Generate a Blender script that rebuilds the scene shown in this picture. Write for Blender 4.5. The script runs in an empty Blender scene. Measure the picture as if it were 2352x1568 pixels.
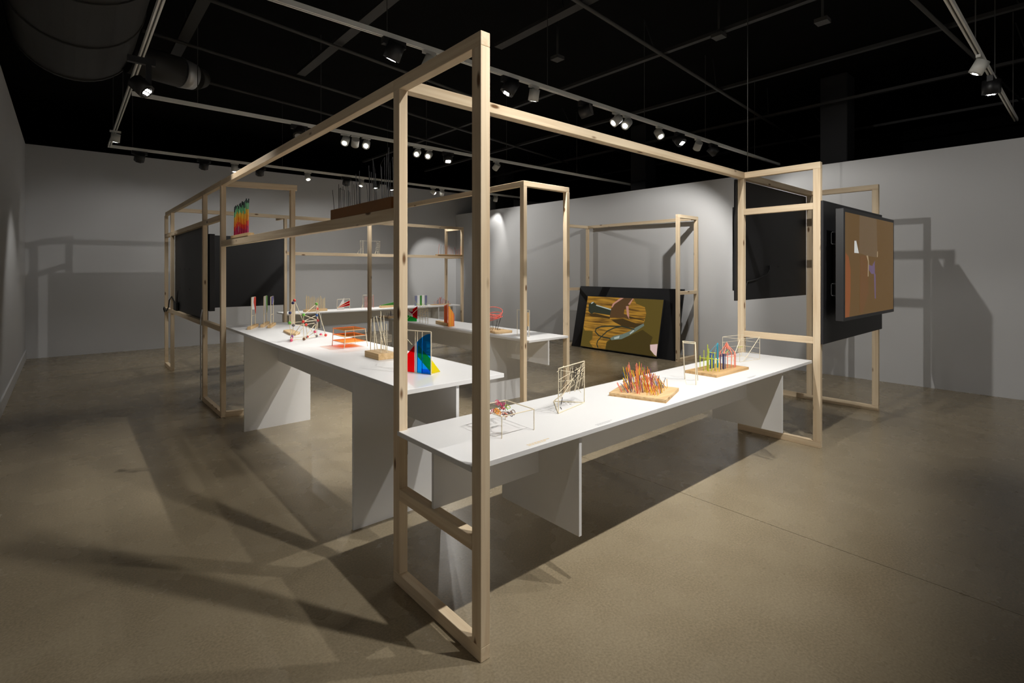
import bpy, bmesh, math, random
from mathutils import Vector, Matrix, Quaternion

sc = bpy.context.scene
C = sc.collection
R = math.radians

# ------------------------------------------------------------------ camera, world, exposure
cam_d = bpy.data.cameras.new('camera')
cam_d.sensor_width = 36.0
cam_d.lens = 36.0 * 1178.0 / 2352.0
cam_d.shift_y = -(784.0 - 621.0) / 2352.0
cam_d.clip_end = 100
cam = bpy.data.objects.new('camera', cam_d)
cam.location = (0, 0, 1.51)
cam.rotation_euler = (R(90), 0, -math.atan(1026.0 / 1178.0))
C.objects.link(cam)
sc.camera = cam

world = bpy.data.worlds.new('world')
sc.world = world
world.use_nodes = True
world.node_tree.nodes['Background'].inputs[0].default_value = (0.5, 0.5, 0.5, 1)
world.node_tree.nodes['Background'].inputs[1].default_value = 0.02
sc.view_settings.view_transform = 'Standard'
sc.view_settings.look = 'None'
sc.view_settings.gamma = 1
sc.view_settings.use_curve_mapping = False
sc.view_settings.exposure = 0.0
sc.cycles.use_denoising = True
sc.cycles.max_bounces = 8
sc.cycles.diffuse_bounces = 5
sc.cycles.transparent_max_bounces = 12
sc.cycles.sample_clamp_indirect = 4.0
POWER = 1.0          # overall lamp level

# ------------------------------------------------------------------ materials
MATS = {}
def newmat(name):
    m = bpy.data.materials.new(name); m.use_nodes = True
    MATS[name] = m
    return m, m.node_tree.nodes, m.node_tree.links, m.node_tree.nodes['Principled BSDF']

def plain(name, col, rough=0.6, metal=0.0, spec=0.5, var=0.06, scale=8.0):
    m, n, l, b = newmat(name)
    b.inputs['Roughness'].default_value = rough
    b.inputs['Metallic'].default_value = metal
    b.inputs['Specular IOR Level'].default_value = spec
    tc = n.new('ShaderNodeTexCoord'); no = n.new('ShaderNodeTexNoise')
    no.inputs['Scale'].default_value = scale; no.inputs['Detail'].default_value = 3
    l.new(tc.outputs['Object'], no.inputs['Vector'])
    mr = n.new('ShaderNodeMapRange')
    mr.inputs[3].default_value = 1 - var; mr.inputs[4].default_value = 1 + var
    l.new(no.outputs[0], mr.inputs[0])
    mx = n.new('ShaderNodeVectorMath'); mx.operation = 'SCALE'
    mx.inputs[0].default_value = col
    l.new(mr.outputs[0], mx.inputs['Scale'])
    l.new(mx.outputs[0], b.inputs['Base Color'])
    return m

def timber(name, light, dark, knot):
    """pine: the board's length runs along local X"""
    m, n, l, b = newmat(name)
    b.inputs['Roughness'].default_value = 0.62
    b.inputs['Specular IOR Level'].default_value = 0.25
    tc = n.new('ShaderNodeTexCoord'); oi = n.new('ShaderNodeObjectInfo')
    add = n.new('ShaderNodeVectorMath'); add.operation = 'ADD'
    sc_ = n.new('ShaderNodeMath'); sc_.operation = 'MULTIPLY'; sc_.inputs[1].default_value = 37.0
    l.new(oi.outputs['Random'], sc_.inputs[0])
    l.new(tc.outputs['Object'], add.inputs[0]); l.new(sc_.outputs[0], add.inputs[1])
    mp = n.new('ShaderNodeMapping'); mp.inputs['Scale'].default_value = (1.4, 34, 34)
    l.new(add.outputs[0], mp.inputs['Vector'])
    g = n.new('ShaderNodeTexNoise'); g.inputs['Scale'].default_value = 1.0; g.inputs['Detail'].default_value = 5
    g.inputs['Distortion'].default_value = 0.6
    l.new(mp.outputs[0], g.inputs['Vector'])
    cr = n.new('ShaderNodeValToRGB')
    cr.color_ramp.elements[0].position = 0.32; cr.color_ramp.elements[0].color = (*dark, 1)
    cr.color_ramp.elements[1].position = 0.62; cr.color_ramp.elements[1].color = (*light, 1)
    l.new(g.outputs[0], cr.inputs[0])
    mk = n.new('ShaderNodeMapping'); mk.inputs['Scale'].default_value = (5.0, 15.0, 15.0)
    l.new(add.outputs[0], mk.inputs['Vector'])
    v = n.new('ShaderNodeTexVoronoi'); v.inputs['Scale'].default_value = 1.0
    l.new(mk.outputs[0], v.inputs['Vector'])
    kr = n.new('ShaderNodeMapRange'); kr.interpolation_type = 'SMOOTHSTEP'
    kr.inputs[1].default_value = 0.22; kr.inputs[2].default_value = 0.09
    l.new(v.outputs['Distance'], kr.inputs[0])
    sep = n.new('ShaderNodeSeparateColor'); l.new(v.outputs['Color'], sep.inputs[0])
    gt = n.new('ShaderNodeMath'); gt.operation = 'GREATER_THAN'; gt.inputs[1].default_value = 0.60
    l.new(sep.outputs[0], gt.inputs[0])
    mu = n.new('ShaderNodeMath'); mu.operation = 'MULTIPLY'
    l.new(kr.outputs[0], mu.inputs[0]); l.new(gt.outputs[0], mu.inputs[1])
    mix = n.new('ShaderNodeMix'); mix.data_type = 'RGBA'
    l.new(mu.outputs[0], mix.inputs['Factor'])
    l.new(cr.outputs[0], mix.inputs['A']); mix.inputs['B'].default_value = (*knot, 1)
    l.new(mix.outputs['Result'], b.inputs['Base Color'])
    bp = n.new('ShaderNodeBump'); bp.inputs['Strength'].default_value = 0.06; bp.inputs['Distance'].default_value = 0.002
    l.new(g.outputs[0], bp.inputs['Height']); l.new(bp.outputs[0], b.inputs['Normal'])
    return m

def concrete():
    m, n, l, b = newmat('polished_concrete')
    tc = n.new('ShaderNodeTexCoord')
    def noise(scale, detail, dist=0.0):
        t = n.new('ShaderNodeTexNoise'); t.inputs['Scale'].default_value = scale
        t.inputs['Detail'].default_value = detail; t.inputs['Distortion'].default_value = dist
        l.new(tc.outputs['Object'], t.inputs['Vector']); return t
    big = noise(0.7, 4, 0.2); mid = noise(3.4, 8, 0.0); fine = noise(95, 4)
    cr = n.new('ShaderNodeValToRGB')
    e = cr.color_ramp.elements
    e[0].position = 0.25; e[0].color = (0.242, 0.194, 0.124, 1)
    e[1].position = 0.75; e[1].color = (0.348, 0.290, 0.196, 1)
    mixv = n.new('ShaderNodeMix'); mixv.inputs['Factor'].default_value = 0.42
    l.new(big.outputs[0], mixv.inputs['A']); l.new(mid.outputs[0], mixv.inputs['B'])
    l.new(mixv.outputs['Result'], cr.inputs[0])
    fr = n.new('ShaderNodeMapRange'); fr.inputs[1].default_value = 0.25; fr.inputs[2].default_value = 0.75
    fr.inputs[3].default_value = 0.80; fr.inputs[4].default_value = 1.20
    l.new(fine.outputs[0], fr.inputs[0])
    mx = n.new('ShaderNodeVectorMath'); mx.operation = 'SCALE'
    l.new(cr.outputs[0], mx.inputs[0]); l.new(fr.outputs[0], mx.inputs['Scale'])
    l.new(mx.outputs[0], b.inputs['Base Color'])
    rr = n.new('ShaderNodeMapRange'); rr.inputs[3].default_value = 0.20; rr.inputs[4].default_value = 0.34
    l.new(mid.outputs[0], rr.inputs[0]); l.new(rr.outputs[0], b.inputs['Roughness'])
    b.inputs['Specular IOR Level'].default_value = 0.5


    return m

def acetate(name, col, solid=0.12):
    """coloured see-through sheet: tints what is behind it and the light that falls through it"""
    m, n, l, b = newmat(name)
    b.inputs['Base Color'].default_value = (*[c * 0.8 for c in col], 1)
    b.inputs['Roughness'].default_value = 0.15
    tr = n.new('ShaderNodeBsdfTransparent'); tr.inputs[0].default_value = (*col, 1)
    mix = n.new('ShaderNodeMixShader'); mix.inputs[0].default_value = solid
    l.new(tr.outputs[0], mix.inputs[1]); l.new(b.outputs[0], mix.inputs[2])
    l.new(mix.outputs[0], n['Material Output'].inputs[0])
    return m

def glow(name, col, strength):
    m, n, l, b = newmat(name)
    b.inputs['Base Color'].default_value = (0.02, 0.02, 0.02, 1)
    b.inputs['Roughness'].default_value = 0.25
    b.inputs['Emission Color'].default_value = (*col, 1)
    b.inputs['Emission Strength'].default_value = strength
    b.inputs['Specular IOR Level'].default_value = 0.12
    return m

def screen_wood():
    m, n, l, b = newmat('screen_wood_picture')
    tc = n.new('ShaderNodeTexCoord'); mp = n.new('ShaderNodeMapping')
    mp.inputs['Scale'].default_value = (1, 2.2, 30); mp.inputs['Rotation'].default_value = (R(-9), 0, 0)
    l.new(tc.outputs['Object'], mp.inputs['Vector'])
    t = n.new('ShaderNodeTexNoise'); t.inputs['Scale'].default_value = 1; t.inputs['Detail'].default_value = 5
    l.new(mp.outputs[0], t.inputs['Vector'])
    cr = n.new('ShaderNodeValToRGB')
    cr.color_ramp.elements[0].position = 0.33; cr.color_ramp.elements[0].color = (0.10, 0.045, 0.006, 1)
    cr.color_ramp.elements[1].position = 0.62; cr.color_ramp.elements[1].color = (0.46, 0.23, 0.025, 1)
    l.new(t.outputs[0], cr.inputs[0])
    b.inputs['Base Color'].default_value = (0.02, 0.02, 0.02, 1); b.inputs['Roughness'].default_value = 0.25
    l.new(cr.outputs[0], b.inputs['Emission Color']); b.inputs['Emission Strength'].default_value = 0.8
    return m

def gradient_pencil():
    m, n, l, b = newmat('painted_pencil_gradient')
    tc = n.new('ShaderNodeTexCoord'); sx = n.new('ShaderNodeSeparateXYZ'); oi = n.new('ShaderNodeObjectInfo')
    l.new(tc.outputs['Object'], sx.inputs[0])
    mr = n.new('ShaderNodeMapRange'); mr.inputs[3].default_value = -0.09; mr.inputs[4].default_value = 0.09
    l.new(oi.outputs['Random'], mr.inputs[0])
    ad = n.new('ShaderNodeMath'); l.new(sx.outputs['Z'], ad.inputs[0]); l.new(mr.outputs[0], ad.inputs[1])
    cr = n.new('ShaderNodeValToRGB'); cr.color_ramp.interpolation = 'CONSTANT'
    el = cr.color_ramp.elements
    el[0].position = 0.0; el[0].color = (0.45, 0.02, 0.10, 1)
    el[1].position = 0.20; el[1].color = (0.75, 0.06, 0.03, 1)
    for p, c in ((0.34, (0.80, 0.30, 0.02, 1)), (0.52, (0.75, 0.42, 0.04, 1)), (0.68, (0.16, 0.45, 0.22, 1)), (0.86, (0.02, 0.035, 0.035, 1))):
        x = el.new(p); x.color = c
    l.new(ad.outputs[0], cr.inputs[0]); l.new(cr.outputs[0], b.inputs['Base Color'])
    b.inputs['Roughness'].default_value = 0.5
    return m

PINE = timber('pine_timber', (0.80, 0.66, 0.47), (0.68, 0.52, 0.34), (0.17, 0.085, 0.035))
BLOCK = timber('pale_wood_block', (0.76, 0.55, 0.31), (0.58, 0.38, 0.18), (0.30, 0.15, 0.05))
PLY = timber('plywood', (0.66, 0.44, 0.22), (0.42, 0.25, 0.10), (0.25, 0.12, 0.05))
BAMBOO = plain('bamboo_stick', (0.80, 0.66, 0.42), 0.5)
SKEWER = plain('pale_skewer', (0.86, 0.76, 0.56), 0.5)
WHITE = plain('white_board', (0.80, 0.80, 0.80), 0.45, var=0.015)
WALL = plain('wall_paint', (0.60, 0.605, 0.615), 0.85, spec=0.2, var=0.02, scale=1.5)
SKIRT = plain('baseboard_paint', (0.66, 0.66, 0.66), 0.6, var=0.02)
CEIL = plain('black_ceiling', (0.006, 0.006, 0.006), 0.95, spec=0.05, var=0.4, scale=2.0)
PIPE = plain('grey_conduit', (0.06, 0.058, 0.055), 0.6)
STRUT = plain('dark_strut', (0.026, 0.025, 0.024), 0.6)
DUCT = plain('duct_metal', (0.026, 0.025, 0.022), 0.6, var=0.35, scale=3)
GALV = plain('bare_galvanised_metal', (0.55, 0.55, 0.55), 0.35, metal=0.6)
COLUMN = plain('black_column_paint', (0.018, 0.018, 0.020), 0.8)
TRACKM = plain('white_track_metal', (0.88, 0.88, 0.84), 0.5, var=0.02)
SLOT = plain('track_slot_dark', (0.10, 0.10, 0.09), 0.6)
LWHITE = plain('lamp_white_paint', (0.62, 0.62, 0.58), 0.45, var=0.02)
LBLACK = plain('lamp_black_paint', (0.012, 0.012, 0.013), 0.45)
LED = glow('lamp_led', (1.0, 0.97, 0.92), 28.0)
LED6 = glow('lamp_diode', (1.0, 0.97, 0.92), 45.0)
BPANEL = plain('black_painted_panel', (0.014, 0.014, 0.016), 0.5, spec=0.35, var=0.25, scale=3)
BPLAST = plain('black_plastic', (0.016, 0.017, 0.019), 0.4)
BROD = plain('black_rod_metal', (0.02, 0.02, 0.022), 0.5)
BROWN = plain('brown_stained_box', (0.25, 0.105, 0.022), 0.6)
RUBBER = plain('cable_rubber', (0.01, 0.01, 0.01), 0.6)
CABLEW = plain('white_cable', (0.75, 0.75, 0.75), 0.5)
STEEL = plain('bracket_steel', (0.45, 0.47, 0.5), 0.35, metal=0.8)
LETTER = plain('grey_lettering', (0.30, 0.29, 0.28), 0.8)
LTAN = plain('tan_lettering', (0.75, 0.62, 0.42), 0.8)
PAPER = plain('white_paper', (0.82, 0.82, 0.80), 0.8, var=0.02)
NEON = plain('neon_coral_wire', (0.95, 0.17, 0.13), 0.5)
FLOOR = concrete()
PENCIL = gradient_pencil()
COL = {}
for k, c in dict(red=(0.72, 0.05, 0.03), orange=(0.92, 0.33, 0.05), amber=(0.90, 0.50, 0.05), yellow=(0.85, 0.70, 0.07), lime=(0.52, 0.62, 0.04),
                 green=(0.16, 0.50, 0.06), teal=(0.03, 0.30, 0.42), blue=(0.03, 0.10, 0.33), navy=(0.02, 0.03, 0.13), purple=(0.22, 0.06, 0.26),
                 pink=(0.80, 0.10, 0.20), salmon=(0.90, 0.27, 0.18), brown=(0.18, 0.08, 0.03), darkred=(0.35, 0.02, 0.02), grey=(0.15, 0.13, 0.14),
                 lilac=(0.16, 0.14, 0.42), grass=(0.05, 0.26, 0.04), slate=(0.19, 0.20, 0.33), magenta=(0.5, 0.02, 0.14)).items():
    COL[k] = plain('paint_' + k, c, 0.5)
A_ORANGE = acetate('acetate_orange', (1.0, 0.60, 0.26), 0.10)
A_BLUE = acetate('acetate_blue', (0.03, 0.52, 0.97), 0.07)
A_RED = acetate('acetate_red', (0.92, 0.01, 0.03), 0.15)
A_YELLOW = acetate('acetate_yellow', (1.0, 0.90, 0.05), 0.12)
A_GREEN = acetate('acetate_green', (0.05, 0.62, 0.16), 0.25)
A_MAG = acetate('acetate_magenta', (0.62, 0.01, 0.18), 0.3)

# ------------------------------------------------------------------ builders
def wl(o):
    v = Vector((0, 0, 0))
    while o:
        v += o.location; o = o.parent
    return v

def tag(o, label=None, cat=None, group=None, kind=None):
    if label: o['label'] = label
    if cat: o['category'] = cat
    if group: o['group'] = group
    if kind: o['kind'] = kind
    return o

def thing(name, label, cat, loc, group=None):
    o = bpy.data.objects.new(name, None); C.objects.link(o)
    o.location = loc; o.empty_display_size = 0.1
    return tag(o, label, cat, group)

class MB:
    """collects shapes given in room coordinates; build() links them as ONE mesh"""
    def __init__(s): s.v = []; s.f = []; s.m = []; s.sm = []
    def add(s, vs, fs, mi=0, smooth=False):
        k = len(s.v); s.v += [Vector(p) for p in vs]
        s.f += [tuple(i + k for i in f) for f in fs]; s.m += [mi] * len(fs); s.sm += [smooth] * len(fs)
        return s
    def box(s, x0, x1, y0, y1, z0, z1, mi=0):
        return s.add([(x0, y0, z0), (x1, y0, z0), (x1, y1, z0), (x0, y1, z0), (x0, y0, z1), (x1, y0, z1), (x1, y1, z1), (x0, y1, z1)],
                     [(0, 3, 2, 1), (4, 5, 6, 7), (0, 1, 5, 4), (1, 2, 6, 5), (2, 3, 7, 6), (3, 0, 4, 7)], mi)
    def bar(s, p, q, w, h, mi=0):
        p, q = Vector(p), Vector(q); d = (q - p).normalized()
        up = Vector((0, 0, 1)) if abs(d.z) < 0.95 else Vector((0, 1, 0))
        a = d.cross(up).normalized() * (w / 2); b = a.cross(d).normalized() * (h / 2)
        vs = [e + i * a + j * b for e in (p, q) for i, j in ((-1, -1), (1, -1), (1, 1), (-1, 1))]
        return s.add(vs, [(0, 1, 2, 3), (7, 6, 5, 4), (0, 4, 5, 1), (1, 5, 6, 2), (2, 6, 7, 3), (3, 7, 4, 0)], mi)
    def tube(s, pts, r, n=8, mi=0, caps=True, closed=False, r2=None):
        pts = [Vector(p) for p in pts]; m = len(pts); vs = []
        ref = None
        for i, p in enumerate(pts):
            if closed: d = (pts[(i + 1) % m] - pts[i - 1]).normalized()
            else: d = (pts[min(i + 1, m - 1)] - pts[max(i - 1, 0)]).normalized()
            if ref is None: ref = d.orthogonal().normalized()
            ref = (ref - d * ref.dot(d)).normalized(); b = d.cross(ref)
            rr = r if r2 is None else r + (r2 - r) * i / (m - 1)
            vs += [p + rr * (math.cos(t) * ref + math.sin(t) * b) for t in (2 * math.pi * k / n for k in range(n))]
        fs = []
        for i in range(m if closed else m - 1):
            j = (i + 1) % m
            fs += [(i * n + k, i * n + (k + 1) % n, j * n + (k + 1) % n, j * n + k) for k in range(n)]
        s.add(vs, fs, mi, True)
        if caps and not closed:
            k = len(s.v) - m * n
            s.f += [tuple(k + i for i in reversed(range(n))), tuple(k + (m - 1) * n + i for i in range(n))]
            s.m += [mi, mi]; s.sm += [False, False]
        return s
    def ball(s, c, r, mi=0, nu=10, nv=6):
        c = Vector(c); vs = [c + Vector((0, 0, r))]
        for j in range(1, nv):
            t = math.pi * j / nv
            vs += [c + r * Vector((math.sin(t) * math.cos(2 * math.pi * i / nu), math.sin(t) * math.sin(2 * math.pi * i / nu), math.cos(t))) for i in range(nu)]
        vs.append(c - Vector((0, 0, r))); L = len(vs) - 1
        fs = [(0, 1 + i, 1 + (i + 1) % nu) for i in range(nu)]
        for j in range(nv - 2):
            a = 1 + j * nu
            fs += [(a + i, a + nu + i, a + nu + (i + 1) % nu, a + (i + 1) % nu) for i in range(nu)]
        a = 1 + (nv - 2) * nu
        fs += [(a + i, L, a + (i + 1) % nu) for i in range(nu)]
        return s.add(vs, fs, mi, True)
    def slab(s, pts, t, mi=0):
        """flat polygon pts (3D) thickened by vector t"""
        pts = [Vector(p) for p in pts]; t = Vector(t); n = len(pts)
        return s.add(pts + [p + t for p in pts], [tuple(reversed(range(n))), tuple(range(n, 2 * n))] + [(i, (i + 1) % n, n + (i + 1) % n, n + i) for i in range(n)], mi)
    def face(s, pts, mi=0):
        return s.add(pts, [tuple(range(len(pts)))], mi)
    def build(s, name, mats, parent=None, origin=None, bevel=0):
        if not isinstance(mats, (list, tuple)): mats = [mats]
        if parent is not None: o0 = wl(parent)
        elif origin is not None: o0 = Vector(origin)
        else:
            lo = Vector([min(v[i] for v in s.v) for i in range(3)]); hi = Vector([max(v[i] for v in s.v) for i in range(3)])
            o0 = Vector(((lo.x + hi.x) / 2, (lo.y + hi.y) / 2, lo.z))
        me = bpy.data.meshes.new(name)
        me.from_pydata([v - o0 for v in s.v], [], s.f)
        for m in mats: me.materials.append(m)
        me.polygons.foreach_set('material_index', s.m); me.polygons.foreach_set('use_smooth', s.sm)
        bm = bmesh.new(); bm.from_mesh(me); bmesh.ops.recalc_face_normals(bm, faces=bm.faces); bm.to_mesh(me); bm.free()
        me.update()
        o = bpy.data.objects.new(name, me); C.objects.link(o)
        if parent is not None: o.parent = parent
        else: o.location = o0
        if bevel:
            b = o.modifiers.new('edge', 'BEVEL'); b.width = bevel; b.segments = 1; b.limit_method = 'ANGLE'
        return o

def tim(name, p, q, w, h, parent, mat=None):
    """one board from p to q (centre line); w sideways, h upwards (posts: w along x, h along y); local X runs along it"""
    p, q = Vector(p), Vector(q); d = q - p; L = d.length; d.normalize()
    if abs(d.z) > 0.9: side = Vector((1, 0, 0)); side = (side - d * side.dot(d)).normalized()
    else: side = Vector((0, 0, 1)).cross(d).normalized()
    up = d.cross(side)
    me = bpy.data.meshes.new(name)
    vs = [(x, y, z) for x in (0, L) for y in (-w / 2, w / 2) for z in (-h / 2, h / 2)]
    me.from_pydata(vs, [], [(0, 1, 3, 2), (4, 6, 7, 5), (0, 4, 5, 1), (2, 3, 7, 6), (0, 2, 6, 4), (1, 5, 7, 3)])
    me.materials.append(mat or PINE)
    o = bpy.data.objects.new(name, me); C.objects.link(o)
    o.parent = parent
    M = Matrix((d, side, up)).transposed().to_4x4(); M.translation = p - wl(parent)
    o.matrix_local = M
    b = o.modifiers.new('edge', 'BEVEL'); b.width = 0.0025; b.segments = 2
    return o

PW, PD, RH = 0.046, 0.058, 0.056      # post width (x), depth (y), rail height
def post(x, y, z0, z1, parent): return tim('post', (x, y, z0), (x, y, z1), PW, PD, parent)
def railx(x0, x1, y, zt, parent, name='rail', w=PD): return tim(name, (x0, y, zt - RH / 2), (x1, y, zt - RH / 2), w, RH, parent)
def raily(x, y0, y1, zt, parent, name='rail', w=PW): return tim(name, (x, y0, zt - RH / 2), (x, y1, zt - RH / 2), w, RH, parent)

_unit = {}
def stick(p, q, r, mat, parent, name='stick', n=6):
    """thin rod sharing one unit mesh per material"""
    key = (mat.name, n)
    if key not in _unit:
        mb = MB(); mb.tube([(0, 0, 0), (0, 0, 1)], 1.0, n)
        me = bpy.data.meshes.new('rod'); me.from_pydata([tuple(v) for v in mb.v], [], mb.f); me.materials.append(mat)
        me.polygons.foreach_set('use_smooth', mb.sm); _unit[key] = me
    p, q = Vector(p), Vector(q); d = q - p
    o = bpy.data.objects.new(name, _unit[key]); C.objects.link(o); o.parent = parent
    o.location = p - wl(parent); o.rotation_mode = 'QUATERNION'
    o.rotation_quaternion = Vector((0, 0, 1)).rotation_difference(d.normalized()); o.scale = (r, r, d.length)
    return o

# ------------------------------------------------------------------ the room
H_F = 2.435
fl = MB()
for x0, x1 in ((-6.0, 3.158), (3.162, 14.0)): fl.box(x0, x1, -7, 16, -0.03, 0.0)
fl.box(-6, 14, -7, 16, -0.06, -0.03)
tag(fl.build('floor', FLOOR, origin=(0, 0, 0)), 'polished brown-grey concrete floor with a saw-cut joint', 'floor', kind='structure')

def wall(name, p, q, zt, t, mat, label, z0=0.0):
    p, q = Vector((*p, 0)), Vector((*q, 0)); d = (q - p).normalized(); nrm = Vector((d.y, -d.x, 0)) * t
    o = MB().slab([p + Vector((0, 0, z0)), q + Vector((0, 0, z0)), q + Vector((0, 0, zt)), p + Vector((0, 0, zt))], nrm).build(name, mat, origin=p)
    return tag(o, label, 'wall', kind='structure')
wall('wall_left', (-0.515, 12.2), (-0.515, -6.0), 3.67, 0.15, WALL, 'tall light grey wall on the left side')
wall('wall_back', (13.0, 11.83), (-0.665, 12.185), 3.67, -0.15, WALL, 'tall light grey wall across the back of the gallery')
wall('wall_right', (8.53, -6.0), (8.205, 11.95), 3.06, 0.15, WALL, 'lower grey partition wall on the right')
wall('wall_front', (-0.515, -6.0), (8.53, -6.0), 3.67, 0.15, WALL, 'light grey wall behind the viewer')
MB().box(-0.515, -0.497, -6, 12.17, 0, 0.16).build('baseboard_left', SKIRT, bevel=0.004)['kind'] = 'structure'
MB().slab([(-0.49, 12.16, 0), (8.19, 11.934, 0), (8.19, 11.952, 0), (-0.49, 12.178, 0)], (0, 0, 0.16)).build('baseboard_back', SKIRT)['kind'] = 'structure'
MB().box(-6, 14, -7, 16, 4.6, 4.65).build('ceiling', CEIL)['kind'] = 'structure'
for nm, b in (('wall_outer_left', (-6.1, -6, -7, 16)), ('wall_outer_right', (14, 14.1, -7, 16)), ('wall_outer_back', (-6, 14, 16, 16.1)), ('wall_outer_front', (-6, 14, -7.1, -7))):
    MB().box(*b, 0, 4.6).build(nm, CEIL)['kind'] = 'structure'

# ------------------------------------------------------------------ timber frames
N = thing('timber_frame', 'nearest upright pine frame with a low crossbar, in front of the table end', 'frame', (1.227, 1.913, 0))
tim('bottom_rail', (1.227, 1.565, RH / 2), (1.227, 2.262, RH / 2), PW, RH, N)
tim('top_rail', (1.227, 1.565, H_F - RH / 2), (1.227, 2.262, H_F - RH / 2), PW, RH, N)
post(1.227, 1.594, RH, H_F - RH, N); post(1.227, 2.233, RH, H_F - RH, N)
raily(1.227, 1.623, 2.204, 0.466, N, 'crossbar')

LF = thing('timber_frame', 'long pine post and beam run along the left with a high shelf beam', 'frame', (1.227, 6.0, 0))
raily(1.227, 2.262, 5.92, H_F, LF, 'top_beam'); raily(1.223, 5.92, 9.79, H_F, LF, 'top_beam')
tim('shelf_beam', (1.227, 2.262, 1.784), (1.227, 5.92, 1.784), PW, 0.062, LF)
post(1.227, 5.949, RH, H_F - RH, LF)
post(1.220, 6.825, RH, H_F - RH, LF)
tim('bottom_rail', (1.225, 5.92, RH / 2), (1.218, 6.854, RH / 2), PW, RH, LF)
tim('top_beam', (1.252, 5.93, H_F - RH / 2), (1.905, 5.755, H_F - RH / 2), PD, RH, LF)
tim('bottom_rail', (1.252, 5.945, RH / 2), (1.835, 5.79, RH / 2), PD, RH, LF)
post(1.862, 5.775, 0, H_F - RH, LF)
raily(1.223, 5.978, 6.796, 2.085, LF, 'upper_rail'); raily(1.220, 6.854, 9.15, 2.085, LF, 'upper_rail')
raily(1.223, 5.978, 6.796, 0.935, LF, 'lower_rail'); raily(1.220, 6.854, 9.15, 0.925, LF, 'lower_rail')
post(1.216, 9.179, RH, H_F - RH, LF); post(1.212, 9.76, RH, H_F - RH, LF)
raily(1.214, 9.15, 9.79, RH, LF, 'bottom_rail')
raily(1.214, 9.208, 9.731, 2.085, LF, 'upper_rail'); raily(1.214, 9.208, 9.731, 0.925, LF, 'lower_rail')

BF = thing('timber_frame', 'pine frame at the back carrying a mid-height rail over the far table', 'frame', (4.0, 9.25, 0))
ZB = 2.46
railx(1.245, 6.62, 9.25, ZB, BF, 'top_beam')
post(2.863, 9.25, 0, ZB - RH, BF); post(6.597, 9.25, 0, ZB - RH, BF); post(6.597, 9.88, RH, ZB - RH, BF)
raily(6.597, 9.279, 9.909, ZB, BF, 'end_beam'); raily(6.597, 9.279, 9.909, RH, BF, 'bottom_rail')
raily(2.863, 9.279, 9.70, ZB, BF, 'brace')
railx(2.886, 6.574, 9.25, 1.832, BF, 'shelf_rail'); raily(6.597, 9.279, 9.851, 1.832, BF, 'side_rail')

F3 = thing('timber_frame', 'pine frame with long top beam standing over the middle table', 'frame', (3.57, 5.7, 0))
Y0 = 3.92
railx(3.548, 4.236, Y0, H_F, F3, 'end_beam'); railx(3.548, 4.236, Y0, RH, F3, 'bottom_rail')
post(3.571, Y0, RH, H_F - RH, F3); post(4.213, Y0 - 0.005, RH, H_F - RH, F3)
raily(3.571, Y0 + PD / 2, 7.53, H_F, F3, 'top_beam')
post(3.583, 7.50, 0, H_F - RH, F3); post(4.213, 7.50, 0, H_F - RH, F3)
railx(3.606, 4.19, 7.50, H_F, F3, 'end_beam')

RF = thing('timber_frame', 'pine ladder-like end frame joined to a long beam, at the right table end', 'frame', (4.85, 1.92, 0))
for zt, nm in ((RH, 'bottom_rail'), (H_F, 'top_rail')): tim(nm, (4.85, 1.562, zt - RH / 2), (4.85, 2.272, zt - RH / 2), PW, RH, RF)
post(4.85, 1.591, RH, H_F - RH, RF); post(4.85, 2.243, RH, H_F - RH, RF)
raily(4.85, 1.62, 2.214, 2.09, RF, 'upper_crossbar'); raily(4.85, 1.62, 2.214, 0.94, RF, 'lower_crossbar')
railx(1.251, 4.827, 2.233, H_F, RF, 'long_beam')

TF = thing('timber_frame', 'pine frame behind the hung brown screen, reaching towards the right wall', 'frame', (6.59, 1.95, 0))
post(6.59, 1.595, RH, H_F - RH, TF); post(6.59, 2.243, RH, H_F - RH, TF)
raily(6.59, 1.566, 2.272, H_F, TF, 'end_beam'); raily(6.59, 1.566, 2.78, RH, TF, 'bottom_rail')
railx(4.873, 6.567, 2.243, H_F, TF, 'top_beam')

WF = thing('timber_frame', 'pine frame standing against the right wall around the leaning screen', 'frame', (7.9, 5.7, 0))
railx(7.60, 8.225, 4.585, H_F, WF, 'end_beam'); railx(7.60, 8.225, 4.585, RH, WF, 'bottom_rail')
post(7.623, 4.585, RH, H_F - RH, WF); post(8.202, 4.585, RH, H_F - RH, WF)
railx(7.646, 8.179, 4.585, 1.165, WF, 'crossbar')
raily(8.202, 4.614, 7.049, H_F, WF, 'top_beam'); post(8.202, 7.02, RH, H_F - RH, WF)
railx(7.56, 8.179, 7.02, H_F, WF, 'end_beam'); railx(7.56, 8.179, 7.02, 1.165, WF, 'crossbar'); railx(7.56, 8.225, 7.02, RH, WF, 'bottom_rail')
post(7.583, 7.02, RH, 1.165 - RH, WF); post(7.583, 7.02, 1.165, H_F - RH, WF)

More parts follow.
